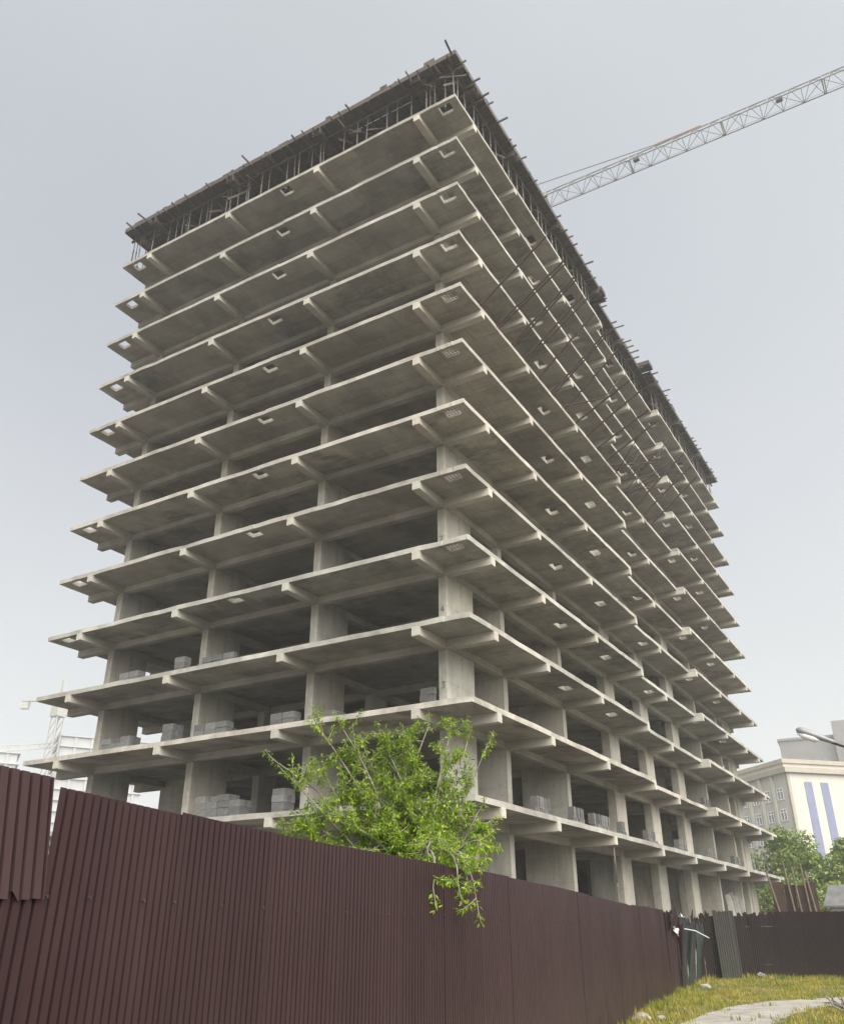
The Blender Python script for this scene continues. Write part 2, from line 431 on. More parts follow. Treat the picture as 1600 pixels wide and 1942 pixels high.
# ------------------------------------------------------------------ the unfinished tower
LEV = [-3.2] + [3.0 * i for i in range(11)] + [30.0]
LEV = [-3.2, 0, 3, 6, 9, 12, 15, 18, 21, 24, 27, 30]      # slab 0 .. 11
TOPZ, SOF, BB = 0.06, -0.14, -0.48                          # slab top, soffit, cantilever underside relative to level
WX, LY = -23.5, 52.9
AX = [-2.22, -8.52, -14.82, -21.14]                         # beam lines on the left (south) face
BY = [2.05, 6.87, 13.25, 20.3, 26.45, 33.15, 39.8, 46.3, 50.95]
REC = (20.48, 32.97, 0.5)                                    # set-back of the middle bays
bld = thing('concrete_tower', 'unfinished grey concrete tower block with open floors and cantilevered slabs', 'building', (0, 0, GZ))
def lk(o): o.location.z -= GZ; return o                      # children are written in world heights

HOLES = {}
def add_hole(l, x, y, w=0.66, h=0.52): HOLES.setdefault(l, []).append((x - w/2, x + w/2, y - h/2, y + h/2))
for l in range(3, 12):
    add_hole(l, -0.75, 0.45)
    add_hole(l, -10.9, 0.45) if l != 3 else add_hole(l, -11.64, 0.45)
    if l != 6: add_hole(l, -22.5, 0.45)
    add_hole(l, -0.85, 10.9, 0.5, 0.8); add_hole(l, -0.85, 17.0, 0.5, 0.8)
    add_hole(l, -1.1, 25.1, 0.5, 0.8); add_hole(l, -0.9, 34.7, 0.5, 0.8); add_hole(l, -0.9, 42.5, 0.5, 0.8)
add_hole(2, -0.85, 10.9, 0.5, 0.8); add_hole(2, -0.85, 17.0, 0.5, 0.8)

def slab_mesh(li):
    z0, z1 = LEV[li] + SOF, LEV[li] + TOPZ
    rr = random.Random(100 + li)
    holes = HOLES.get(li, [])
    xs = {WX, WX + REC[2], 0.0, -REC[2]} | {round(-k * 1.05, 3) for k in range(1, 22)}
    ysv = {0.0, LY, REC[0], REC[1]} | {round(k * 1.02, 3) for k in range(1, 52)}
    for a, b, c, d in holes: xs |= {a, b}; ysv |= {c, d}
    xs, ysv = sorted(xs), sorted(ysv)
    nx, ny = len(xs) - 1, len(ysv) - 1
    def present(i, j):
        if i < 0 or j < 0 or i >= nx or j >= ny: return False
        cx, cy = (xs[i] + xs[i+1]) / 2, (ysv[j] + ysv[j+1]) / 2
        if li > 0 and REC[0] < cy < REC[1] and (cx > -REC[2] or cx < WX + REC[2]): return False
        for a, b, c, d in holes:
            if a < cx < b and c < cy < d: return False
        return True
    vid = {}; v = []; f = []; mi = []
    jit = {}
    def V(i, j, top):
        k = (i, j, top)
        if k not in vid:
            if (i, j) not in jit: jit[(i, j)] = (rr.gauss(0, 0.009), rr.gauss(0, 0.009), rr.gauss(0, 0.010))
            a, b, c = jit[(i, j)]
            vid[k] = len(v); v.append((xs[i] + a, ysv[j] + b, (z1 + c) if top else (z0 + c * 0.5)))
        return vid[k]
    for i in range(nx):
        for j in range(ny):
            if not present(i, j): continue
            mi += [2, 0]
            f.append((V(i,j,1), V(i+1,j,1), V(i+1,j+1,1), V(i,j+1,1)))
            f.append((V(i,j,0), V(i,j+1,0), V(i+1,j+1,0), V(i+1,j,0)))
            for di, dj, p, q in ((0,-1,(i,j),(i+1,j)), (1,0,(i+1,j),(i+1,j+1)), (0,1,(i+1,j+1),(i,j+1)), (-1,0,(i,j+1),(i,j))):
                if not present(i+di, j+dj):
                    f.append((V(*p,0), V(*q,0), V(*q,1), V(*p,1)))
                    cx, cy = (xs[i] + xs[i+1]) / 2, (ysv[j] + ysv[j+1]) / 2     # sides of an opening keep the soffit colour, not the lightened edge
                    in_hole = any(a - 1.1 < cx < b + 1.1 and c - 1.1 < cy < d + 1.1 for a, b, c, d in holes) and 0 <= i + di < nx and 0 <= j + dj < ny and not (li > 0 and REC[0] < (ysv[j+dj] + ysv[j+dj+1]) / 2 < REC[1] and ((xs[i+di] + xs[i+di+1]) / 2 > -REC[2] or (xs[i+di] + xs[i+di+1]) / 2 < WX + REC[2]))
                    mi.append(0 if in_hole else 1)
    me = bpy.data.meshes.new('floor_slab'); me.from_pydata(v, [], f)
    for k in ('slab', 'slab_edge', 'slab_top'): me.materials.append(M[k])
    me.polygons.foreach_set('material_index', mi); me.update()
    return me

# shared meshes; long members are cut from one bay each
def cbeam_mesh(length, w=0.35):              # cantilever beam along -axis: local x = along, end at 0
    m = MB(); e = 0.018                      # chamfered tip underside
    z0, z1 = BB, SOF + 0.02
    v = [(e,-w/2,z1),(e,w/2,z1),(e,w/2,z0+0.02),(e,-w/2,z0+0.02),(-0.03,-w/2,z0),(-0.03,w/2,z0),(-length,-w/2,z1),(-length,w/2,z1),(-length,w/2,z0),(-length,-w/2,z0)]
    f = [(3,2,1,0),(4,5,2,3),(9,8,5,4),(0,1,7,6),(6,7,8,9),(0,6,9,4,3),(1,2,5,8,7)]
    return m.add(v, f).mesh('cantilever_beam', M['beam'])
cb_full = cbeam_mesh(2.3); cb_rec = cbeam_mesh(1.5)
def col_mesh(lx, ly, h, name='column'):
    m = MB(); c = 0.012
    pts = [(-lx/2+c,-ly/2),(lx/2-c,-ly/2),(lx/2,-ly/2+c),(lx/2,ly/2-c),(lx/2-c,ly/2),(-lx/2+c,ly/2),(-lx/2,ly/2-c),(-lx/2,-ly/2+c)]
    n = 8; v = [(*p, 0) for p in pts] + [(*p, h) for p in pts]
    return m.add(v, [(k, (k+1) % n, (k+1) % n + n, k + n) for k in range(n)] + [tuple(range(n))[::-1], tuple(range(n, 2*n))]).mesh(name, M['column'])
def floor_h(li):
    z0 = GZ - 0.05 if li < 0 else LEV[li] + TOPZ - 0.02
    return z0, LEV[li+1] + SOF + 0.02
_cm = {}
def column(lx, ly, cx, cy, li, parent=bld):
    z0, z1 = floor_h(li); k = (lx, ly, round(z1 - z0, 3))
    if k not in _cm: _cm[k] = col_mesh(lx, ly, z1 - z0)
    j = random.Random(hash((round(cx, 2), round(cy, 2), li)) & 0xffff)
    return lk(link('column', _cm[k], parent, (cx + j.gauss(0, 0.01), cy + j.gauss(0, 0.01), z0)))
slabs = []
for li in range(12):
    s = lk(link('floor_slab', slab_mesh(li), bld)); slabs.append(s)
    z = LEV[li]
    for x in AX: link('cantilever_beam', cb_full, s, (x, -0.002, z), (0, 0, -math.pi/2))
    for i, y in enumerate(BY):
        rec = i == 4 and li > 0
        link('cantilever_beam', cb_rec if rec else cb_full, s, (-REC[2] if rec else 0.0, y, z))
    # edge beams, one per bay
    for i in range(3):
        link('edge_beam', MB().box(AX[i+1] + 0.176, AX[i] - 0.176, 2.0, 2.31, z - 0.43, z + SOF + 0.01).mesh('edge_beam', M['beam']), s)
    for i in range(8):
        link('edge_beam', MB().box(-2.31, -2.0, BY[i] + 0.176, BY[i+1] - 0.176, z - 0.43, z + SOF + 0.01).mesh('edge_beam', M['beam']), s)
    # west and north sides, hidden but for the stepped outline of their beams
    h = MB()
    for i, y in enumerate(BY):
        h.box(WX - 0.012, WX + 2.3, y - 0.175, y + 0.175, z + BB, z + SOF + 0.01)
    for x in AX: h.box(x - 0.175, x + 0.175, LY - 2.3, LY + 0.012, z + BB, z + SOF + 0.01)
    for i in range(8): h.box(WX + 2.0, WX + 2.3, BY[i] + 0.18, BY[i+1] - 0.18, z - 0.43, z + SOF + 0.01)
    for i in range(3): h.box(AX[i+1] + 0.18, AX[i] - 0.18, LY - 2.3, LY - 2.0, z - 0.43, z + SOF + 0.01)
    link('rear_beam', h.mesh('rear_beam', M['beam']), s)
    h = MB()
    for y in BY[1:-1]: h.box(-20.8, -2.7, y - 0.17, y + 0.17, z - 0.47, z + SOF + 0.01)
    for x in AX[1:3]: h.box(x - 0.17, x + 0.17, 3.0, LY - 3, z - 0.44, z + SOF + 0.01)
    link('inner_beam', h.mesh('inner_beam', M['beam']), s)
    # reinforcement left in some openings, a board over another
    if li in (4, 5, 6, 7, 3):
        m = MB()
        for k in range(5): m.bar((-1.1, 0.24 + k * 0.105, z - 0.05), (-0.4, 0.24 + k * 0.105, z - 0.05), 0.022)
        for k in range(5): m.bar((-1.03 + k * 0.14, 0.17, z - 0.03), (-1.03 + k * 0.14, 0.73, z - 0.03), 0.022)
        link('rebar_grid', m.mesh('rebar_grid', M['rebar']), s)
for li in range(-1, 11):
    # left face: thin walls end-on; right face: piers, some turned along the face
    for i, x in enumerate(AX):
        column(0.37, 2.2, x, 1.98 + 1.1, li)
    for i, y in enumerate(BY[1:], 1):
        if i in (3, 4, 5): column(0.46, 1.55, -2.0 - 0.23 + 0.02, y + 0.1, li)
        elif i == 8: column(0.46, 1.9, -2.2, y - 0.6, li)
        else: column(2.3, 0.38, -1.98 - 1.15, y, li)
    z0, z1 = floor_h(li)
    h = MB()
    for i, y in enumerate(BY):
        if i in (0, 8): continue
        lx, ly = (0.46, 1.55) if i in (3, 4, 5) else (2.3, 0.38)
        h.box(WX + 1.98, WX + 1.98 + lx, y - ly/2, y + ly/2, z0, z1)
    for x in AX: h.box(x - 0.185, x + 0.185, LY - 4.2, LY - 1.98, z0, z1)
    for x in AX[1:3]:
        for y in BY[1:-1]: h.box(x - 0.2, x + 0.2, y - 0.6, y + 0.6, z0, z1)
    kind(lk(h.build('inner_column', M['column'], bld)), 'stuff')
    # stair and lift core, plus unseen cross walls added to block light
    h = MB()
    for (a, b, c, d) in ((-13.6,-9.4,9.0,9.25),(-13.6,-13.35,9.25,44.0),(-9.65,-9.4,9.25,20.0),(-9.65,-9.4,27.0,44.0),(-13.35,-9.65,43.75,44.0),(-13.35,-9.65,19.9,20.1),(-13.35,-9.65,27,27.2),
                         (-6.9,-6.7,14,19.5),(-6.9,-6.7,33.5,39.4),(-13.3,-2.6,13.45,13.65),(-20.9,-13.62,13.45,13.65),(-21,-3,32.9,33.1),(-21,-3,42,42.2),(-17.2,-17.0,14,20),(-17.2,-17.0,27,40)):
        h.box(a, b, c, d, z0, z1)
    lk(h.build('core_and_blocking_wall', M['wall'], bld))
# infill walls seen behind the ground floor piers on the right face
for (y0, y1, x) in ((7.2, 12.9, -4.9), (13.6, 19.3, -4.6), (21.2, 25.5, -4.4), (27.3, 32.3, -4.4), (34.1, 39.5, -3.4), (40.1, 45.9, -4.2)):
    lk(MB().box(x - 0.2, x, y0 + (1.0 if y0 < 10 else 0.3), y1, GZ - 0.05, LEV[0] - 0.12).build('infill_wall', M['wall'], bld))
# painted storey numbers on the corner pier
def digit(ch, x, z, li):
    P = {'3': [((0,1),(.6,1)),((.6,1),(.25,.58)),((.25,.58),(.6,.35)),((.6,.35),(.45,.02)),((.45,.02),(0,.08))],
         '4': [((.45,0),(.45,1)),((.45,1),(0,.35)),((0,.35),(.7,.35))],
         '7': [((0,1),(.6,1)),((.6,1),(.2,0))],
         '8': [((.1,.5),(.5,1)),((.5,1),(.1,1)),((.1,1),(.5,.5)),((.5,.5),(.55,0)),((.55,0),(.05,0)),((.05,0),(.1,.5))]}[ch]
    m = MB(); s = 0.24
    for (a, b), (c, d) in P:
        p, q = Vector((x + a*s, 1.972, z + b*s)), Vector((x + c*s, 1.972, z + d*s))
        m.bar(p, q, 0.006, 0.035, up=(q - p).cross(Vector((0, 1, 0))))
    lk(m.build('painted_number', M['paint'], bld))
for ch, li in (('3', 1), ('4', 2), ('7', 3), ('8', 4)): digit(ch, -2.30, LEV[li] + 1.05, li)
# starter bars above the top deck
for (x, y) in [(a, 3.0) for a in AX] + [(-3.0, b) for b in BY[1:]]:
    m = MB()
    for k in range(9):
        px, py = x + rnd.uniform(-0.5, 0.5) * (0.6 if y == 3.0 else 1.6), y + rnd.uniform(-1, 1) * (0.9 if y == 3.0 else 0.4) - (0.6 if y == 3.0 else 0)
        m.bar((px, py, 32.9), (px + rnd.gauss(0, 0.05), py + rnd.gauss(0, 0.05), 34.6 + rnd.uniform(-0.4, 0.5)), 0.022)
    lk(m.build('starter_bars', M['rebar'], bld))

# ------------------------------------------------------------------ formwork deck on the top floor
DZ = 32.72
deck = thing('formwork_deck', 'dark timber formwork deck with protruding joists on top of the concrete tower', 'formwork', (0, 0, 30.05))
def dk(o): o.location.z -= 30.05; return o
def inset(y): return REC[2] + 0.1 if REC[0] + 0.7 < y < REC[1] - 1.5 else 0.0
OV = 0.17
# sheets: two outer rows on the left face, two on the right face, the rest joined
def sheet(x0, x1, y0, y1, single=True):
    dz = rnd.uniform(-0.02, 0.02)
    return MB().box(x0 + 0.006, x1 - 0.006, y0 + 0.006, y1 - 0.006, DZ + dz, DZ + dz + 0.021)
x = OV
row = 0
ys = [-OV, 1.05, 2.27]
for r in range(2):
    x = OV - 2.44 * 1.0
    xx = -2.3
    while xx > WX - OV:
        x0 = max(WX - OV, xx - 2.44)
        dk(sheet(x0, xx, ys[r], ys[r+1]).build('plywood_sheet', M['ply'], deck)); xx = x0
yy = -OV
while yy < LY + OV - 0.1:
    y1 = min(LY + OV, yy + 2.44)
    o = inset((yy + y1) / 2)
    for a, b in ((OV - o, -1.07), (-1.07, -2.3)):
        dk(sheet(b, a, yy, y1).build('plywood_sheet', M['ply'], deck))
    yy = y1
m = MB()
yy = 2.27
while yy < LY + OV:
    y1 = min(LY + OV, yy + 2.44); xx = -2.3
    while xx > WX - OV:
        x0 = max(WX - OV, xx - 2.44); m.box(x0 + .004, xx - .004, yy + .004, y1 - .004, DZ, DZ + 0.021); xx = x0
    yy = y1
kind(dk(m.build('inner_plywood', M['ply'], deck)), 'stuff')
# side boards round the edge
dk(MB().box(WX - OV, OV, -OV - 0.03, -OV, DZ - 0.04, DZ + 0.27).build('side_board', M['ply'], deck))
for y0, y1 in ((-OV, REC[0] + 0.7), (REC[0] + 0.7, REC[1] - 1.5), (REC[1] - 1.5, LY + OV)):
    o = inset((y0 + y1) / 2)
    dk(MB().box(OV - o, OV - o + 0.03, y0, y1, DZ - 0.04, DZ + 0.27).build('side_board', M['ply'], deck))
dk(MB().box(WX - OV - 0.03, WX - OV, -OV, LY + OV, DZ - 0.04, DZ + 0.27).build('side_board', M['ply'], deck))
# joists across the edges
def joist(a, b, w=0.06, h=0.12): dk(MB().bar(a, b, w, h).build('joist', M['timber'], deck))
x = -0.25
while x > WX:
    p = rnd.choice([0.0, 0.05, 0.1, 0.2, 0.3, 0.45, 0.7]) * rnd.uniform(0.7, 1.2)
    sk = rnd.gauss(0, 0.05)
    joist((x + sk, -OV - p, DZ - 0.085 + rnd.uniform(-.01, .01)), (x - sk, 3.0, DZ - 0.085), rnd.choice([0.05, 0.07]), 0.10)
    x -= rnd.uniform(0.45, 0.8)
y = 0.35
while y < LY:
    p = rnd.choice([0.0, 0.05, 0.15, 0.25, 0.35, 0.5, 0.8]) * rnd.uniform(0.7, 1.2); o = inset(y)
    sk = rnd.gauss(0, 0.05)
    joist((OV - o + p, y + sk, DZ - 0.087 + rnd.uniform(-.01, .01)), (-3.0, y - sk, DZ - 0.087), rnd.choice([0.05, 0.07]), 0.10)
    y += rnd.uniform(0.5, 0.85)
joist((0.05, -1.0, DZ + 0.1), (-0.2, 1.5, DZ + 0.0), 0.09, 0.1)
# bearers under the joists
for yb in (0.5, 1.7, 2.75): dk(MB().bar((WX - 0.25, yb, DZ - 0.225), (0.3, yb, DZ - 0.225), 0.1, 0.15).build('bearer', M['timber'], deck))
for xb in (-0.95, -1.85, -2.9): dk(MB().bar((xb, 0.1, DZ - 0.23), (xb, LY + 0.2, DZ - 0.23), 0.1, 0.15).build('bearer', M['timber'], deck))
dk(MB().bar((-0.38, 0.1, DZ - 0.23), (-0.38, REC[0] + .6, DZ - 0.23), 0.1, 0.15).build('bearer', M['timber'], deck))
dk(MB().bar((-0.38, REC[1] - 1.4, DZ - 0.23), (-0.38, LY + .2, DZ - 0.23), 0.1, 0.15).build('bearer', M['timber'], deck))
for xb in (-5.5, -9, -12, -18): dk(MB().bar((xb, 3.2, DZ - 0.1), (xb, LY, DZ - 0.1), 0.1, 0.16).build('bearer', M['timber'], deck))
# boxes for the beams to come
def beam_box(x0, x1, y0, y1):
    m = MB(); z0, z1 = DZ - 0.46, DZ - 0.02
    m.box(x0, x1, y0, y1, z0, z0 + 0.03)
    if x1 - x0 > y1 - y0:
        m.box(x0, x1, y0, y0 + .025, z0 + .03, z1).box(x0, x1, y1 - .025, y1, z0 + .03, z1)
        for k in range(4): xx = lerp(x0 + .1, x1 - .1, k / 3); m.box(xx - .03, xx + .03, y0 - .05, y1 + .05, z0 - .09, z0 - .005)
    else:
        m.box(x0, x0 + .025, y0, y1, z0 + .03, z1).box(x1 - .025, x1, y0, y1, z0 + .03, z1)
        for k in range(4): yy = lerp(y0 + .1, y1 - .1, k / 3); m.box(x0 - .05, x1 + .05, yy - .03, yy + .03, z0 - .09, z0 - .005)
    dk(m.build('beam_box', M['timber'], deck))
for x in AX: beam_box(x - 0.24, x + 0.24, -OV - 0.1, 2.0)
for i, y in enumerate(BY): beam_box(-2.0, OV + 0.06 - inset(y), y - 0.24, y + 0.24)
for i in range(3): beam_box(AX[i+1] + .26, AX[i] - .26, 1.95, 2.4)
for i in range(8): beam_box(-2.4, -1.95, BY[i] + .26, BY[i+1] - .26)
dk(MB().box(-0.5, 0.45, 30.6, 31.6, DZ + 0.1, DZ + 0.45).build('stop_end_box', M['ply'], deck))
dk(MB().box(-0.5, 0.32, 20.4, 21.2, DZ - 0.1, DZ + 0.3).build('stop_end_box', M['ply'], deck))

for k in range(46):                     # loose boards, braces and offcuts along the edges
    if k % 2:
        x_ = rnd.uniform(WX, -0.5)
        a_ = Vector((x_, rnd.uniform(-.1, .4), DZ - rnd.uniform(.15, 1.9))); b_ = a_ + Vector((rnd.uniform(-1.6, 1.6), rnd.uniform(.4, 2.2), 0)); b_.z = DZ - rnd.uniform(.2, .5)
    else:
        y_ = rnd.uniform(1, LY - 1)
        a_ = Vector((-rnd.uniform(.2, .5) - inset(y_), y_, DZ - rnd.uniform(.15, 1.9))); b_ = a_ + Vector((-rnd.uniform(.4, 2.2), rnd.uniform(-1.6, 1.6), 0)); b_.z = DZ - rnd.uniform(.2, .5)
    dk(MB().bar(a_, b_, .04, rnd.choice([.08, .1, .14])).build('brace', M['timber'], deck))
for k in range(60):
    h_ = rnd.uniform(.04, .5) if rnd.random() < .3 else rnd.uniform(.03, .14)
    if k % 2:
        x_ = rnd.uniform(WX, -.3); dk(MB().box(x_, x_ + rnd.uniform(.1, .9), -OV + .01, -OV + .05, DZ + .2, DZ + .27 + h_).build('offcut', M['timber'], deck))
    else:
        y_ = rnd.uniform(.3, LY - 1); o_ = inset(y_); dk(MB().box(OV - o_ - .06, OV - o_ - .02, y_, y_ + rnd.uniform(.1, .9), DZ + .2, DZ + .27 + h_).build('offcut', M['timber'], deck))
# steel props
def prop_mesh():
    m = MB()
    m.box(-.08, .08, -.08, .08, 0, .012)
    m.tube([(0,0,.012),(0,0,1.35)], .034, 6); m.tube([(0,0,1.3),(0,0,1.42)], .046, 6); m.tube([(0,0,1.4),(0,0,2.33)], .024, 6)
    m.box(-.07, .07, -.07, .07, 2.33, 2.345)
    return m.mesh('steel_prop', M['prop'])
pmesh = prop_mesh(); np_ = 0
def put_prop(x, y, row):
    o = link('steel_prop', pmesh, None, (x + rnd.gauss(0, .03), y + rnd.gauss(0, .03), 30.052), (rnd.gauss(0, .012), rnd.gauss(0, .012), rnd.uniform(0, 3)))
    return tag(o, 'slim steel prop under the timber formwork, ' + row, 'prop', 'props under the formwork on the topmost slab')
x = -0.25
while x > WX: put_prop(x, 0.5, 'front row on the left face'); x -= rnd.choice([.25, .6, .9, 1.3])
x = -0.9
while x > WX: put_prop(x, 1.7, 'second row behind the left face edge'); x -= rnd.uniform(0.6, 1.2)
x = -1.5
while x > WX: put_prop(x, 2.75, 'third row behind the left face edge'); x -= rnd.uniform(1.2, 2.0)
y = 0.9
while y < LY:
    put_prop(-0.38 if inset(y) == 0 and not (REC[0] < y < REC[1]) else -0.95, y, 'front row on the right face'); y += rnd.uniform(0.55, 1.1)
y = 1.2
while y < LY: put_prop(-1.85, y, 'second row behind the right face edge'); y += rnd.uniform(1.0, 1.5)
y = 4.2
while y < LY: put_prop(-2.9, y, 'third row behind the right face edge'); y += rnd.uniform(1.2, 2.2)
for y in (0.35, 1.2, 2.6, 3.5, 5.0): put_prop(WX + 0.3, y, 'at the open far left end of the slab')

# ------------------------------------------------------------------ safety net brackets on the right face
ORD = ['first', 'second', 'third', 'fourth', 'fifth', 'sixth', 'seventh', 'eighth', 'ninth', 'tenth', 'eleventh', 'twelfth', 'thirteenth', 'fourteenth']
def pole(pts, r=0.06, label=None, name='net_bracket', grp=True):
    o = MB().tube(pts, r, 6).build(name, M['net_pole'])
    return tag(o, label or 'straight dark pole of the safety net row sticking up and out from the right face slab edge', 'pole', 'safety net poles on the right face' if grp else None)
for k, y in enumerate([1.85, 3.5, 5.12, 6.55, 8.3, 9.9, 11.7, 13.25, 14.85, 16.5, 18.1, 23.5, 25.1, 26.8]):
    dz = -0.6 if k >= 11 else 0
    tip = Vector((3.3 + rnd.gauss(0, .06), y + rnd.gauss(0, .1), 20.7 + dz + rnd.gauss(0, .12)))
    if 7 <= k <= 10: tip.z = 19.85 + rnd.gauss(0, .1)
    pole([(-0.05, y, 18.06 + dz), tip], label='dark safety net pole on the right face, %s of the row from the tower corner' % ORD[k])
    if k in (1, 2, 3, 5):
        pole([(-0.02, y + 0.22, 18.07 + dz), tip + Vector((0.1, 0.35 if k == 3 else 0.18, 0.02))], 0.042,
             'thin twin stay running close beside the %s safety net pole from the tower corner' % ORD[k], 'net_stay', False)['group'] = 'twin stays of the safety net row'
def kinked(pts, lab): pole(pts, 0.04, lab, 'bent_net_pole', False)
kinked([(0.05, 11.3, 18.05), (2.0, 12.5, 18.6), (2.9, 13.3, 20.2)], 'kinked dark pole hanging sideways in the middle of the safety net row')
kinked([(0.05, 18.6, 18.0), (2.2, 20.4, 18.4), (3.1, 21.2, 20.3)], 'kinked dark pole at the broken far half of the safety net row')
# collapsed frame: a tangle of thin bars left of the last three brackets
m = MB(); r2 = random.Random(5)
for k in range(11):
    a = Vector((r2.uniform(0.1, 1.2), 19.2 + r2.uniform(0, 2.6), 17.6 + r2.uniform(-0.5, 0.6)))
    b = a + Vector((r2.uniform(0.4, 2.0), r2.uniform(-0.8, 2.0), r2.uniform(-0.3, 1.5)))
    m.tube([a, a.lerp(b, .5) + Vector((0, 0, r2.uniform(-.2, .2))), b], 0.027, 5)
tag(m.build('collapsed_net_frame', M['net_pole']), 'tangle of thin dark bars of the collapsed safety net frame on the right face', 'frame')
for k in range(4):
    y = 19.0 + k * 1.1
    pole([(0.1, y + .3, 17.7), (2.3 + r2.uniform(-.3, .3), y + r2.uniform(-1.2, .6), 19.0 + r2.uniform(-.4, .8))], 0.028,
         'thin loose dark bar across the collapsed safety net, %s counted from the tower corner' % ORD[k], 'loose_net_bar', False)['group'] = 'loose bars at the collapsed safety net'

# ------------------------------------------------------------------ block stacks on the lower floors
blk = MB().box(-.3, .3, -.1, .1, 0, .25).mesh('block', M['block'])
blk_v = MB().box(-.15, .15, -.065, .065, 0, .46).mesh('block', M['block'])
def stack(name_label, x, y, z, nx, ny, nz, drop=0.25, rz=0.0, grp='block piles on the lower floors'):
    t = thing('block_stack', name_label, 'block pile', (x, y, z), rz, grp)
    for k in range(nz):
        for i in range(nx):
            for j in range(ny):
                if k == nz - 1 and rnd.random() < drop: continue
                link('block', blk, t, ((i - (nx-1)/2) * .615 + rnd.gauss(0, .012), (j - (ny-1)/2) * .212 + rnd.gauss(0, .01), k * .252), (0, 0, rnd.gauss(0, .025)))
def uprow(name_label, x, y, z, n, two=0.5, grp='rows of upright blocks along the right face'):
    t = thing('block_row', name_label, 'block row', (x, y, z), 0, grp)
    for i in range(n):
        h = 1 if rnd.random() > two + .25 else 2
        for k in range(h):
            link('block', blk_v, t, (rnd.gauss(0, .02), i * .155, k * .462), (rnd.gauss(0, .03), 0, rnd.gauss(0, .1)))
S1, S2, S3 = LEV[0] + .055, LEV[1] + .055, LEV[2] + .055
stack('largest pile of grey blocks, just above the fence top left of the tree', -12.1, 1.35, S1, 4, 3, 4, .4)
stack('small grey block pile on the lowest floor, directly left of the tree', -8.95, 1.3, S1, 1, 3, 4)
stack('grey block pile on the second floor, farthest left bay of the left face', -18.6, 1.3, S2, 3, 3, 3)
stack('narrow grey block pile on the second floor, left of the third pier', -15.4, 1.3, S2, 1, 3, 4)
stack('wide grey block pile on the second floor, right of the third pier', -12.9, 1.3, S2, 3, 3, 3)
stack('grey block pile on the second floor above the tree, left of the second pier', -9.1, 1.3, S2, 2, 2, 3)
stack('grey block pile on the second floor above the tree, right of the second pier', -7.0, 1.3, S2, 2, 3, 2, .5)
stack('tiny grey block pile on the second floor beside the corner pier', -2.75, 1.75, S2, 1, 1, 4)
stack('low grey block pile on the third floor at the far left bay', -18.4, 1.3, S3, 2, 3, 3)
stack('low grey block pile on the third floor left of the third pier', -15.3, 1.3, S3, 1, 2, 4)
stack('low grey block pile on the third floor right of the third pier', -13.0, 1.3, S3, 3, 2, 3)
stack('very small pile of grey blocks on the fourth floor left of the corner pier', -2.85, 1.5, LEV[3] + .055, 1, 2, 2)
uprow('row of upright grey blocks nearest the tree on the right face', -1.2, 7.25, S1, 9)
uprow('row of upright grey blocks left of the third pier of the right face', -1.2, 11.2, S1, 8)
uprow('longest row of upright grey blocks, right of the third right face pier', -1.2, 13.75, S1, 14)
uprow('short group of upright grey blocks closing the longest row on the right face', -1.25, 17.6, S1, 4, 0.9)
uprow('upright grey blocks in the first narrow opening of the right face', -1.3, 22.0, S1, 10, 0.4)
uprow('upright grey blocks in the second narrow opening of the right face', -1.3, 27.8, S1, 10, 0.8)
uprow('row of upright grey blocks right of the two narrow openings on the right face', -1.3, 34.2, S1, 14, 0.7)
uprow('farthest row of upright grey blocks near the end of the right face', -1.3, 41.5, S1, 12, 0.4)
uprow('low row of grey blocks one floor above the other rows on the right face', -1.3, 34.6, S2, 14, 0.0)

# steel post under the first slab and the stacked planks by the far end
t = thing('telescopic_post', 'thin grey telescopic steel post under the lowest slab of the right face', 'post', (-0.12, 13.2, GZ))
MB().box(-.1, .1, -.1, .1, 0, .015).build('base_plate', M['prop'], t)
MB().tube([(0,0,.015),(0,0,3.5)], .055, 8).build('outer_tube', M['prop'], t, smooth=True)
MB().tube([(0,0,3.42),(0,0,3.6)], .075, 8).tube([(-.16,0,3.52),(.16,0,3.52)], .014, 5).build('collar', M['prop'], t)
MB().tube([(0,0,3.55),(0,0,5.1)], .04, 8).build('inner_tube', M['prop'], t, smooth=True)
t = thing('plank_stack', 'pale planks leaning upright under the far end of the right face', 'planks', (-1.6, 41.0, GZ))
for k in range(14):
    MB().bar((rnd.gauss(0, .03), k * .36, 0), (-.35, k * .36 + rnd.gauss(0, .12), 4.1 + rnd.uniform(-.5, .3)), .04, .22, up=(1, 0, 0)).build('plank', M['plank'], t)

# ------------------------------------------------------------------ tower crane whose jib crosses the sky
cr = thing('tower_crane', 'lattice tower crane whose long grey jib crosses the sky at the upper right', 'crane', (-29.5, 27.3, GZ))
def ck(m, name, mat='crane'):
    return m.build(name, M[mat], cr, (29.5, -27.3, -GZ))
m = MB()
for dx in (-.9, .9):
    for dy in (-.9, .9): m.bar((-29.5 + dx, 27.3 + dy, GZ), (-29.5 + dx, 27.3 + dy, 49.5), .16)
z = GZ
while z < 48:
    for s in (-.9, .9):
        m.bar((-30.4, 27.3 + s, z), (-28.6, 27.3 + s, z + 2), .08); m.bar((-29.5 + s, 26.4, z + 2), (-29.5 + s, 28.2, z), .08)
    z += 2
ck(m, 'mast')
JY, JZ, JH, JW = 27.4, 50.28, 1.15, 1.5
def jx(x): return JY + 0.013 * x
jend = 36.0
for s in (-1, 1): ck(MB().tube([(-28.5, jx(-28.5) + s*JW/2, JZ), (jend, jx(jend) + s*JW/2, JZ)], .055, 6), 'bottom_chord')
ck(MB().tube([(-28.5, jx(-28.5), JZ + JH), (jend, jx(jend), JZ + JH)], .06, 6), 'top_chord')
m = MB(); x = -28.0; k = 0
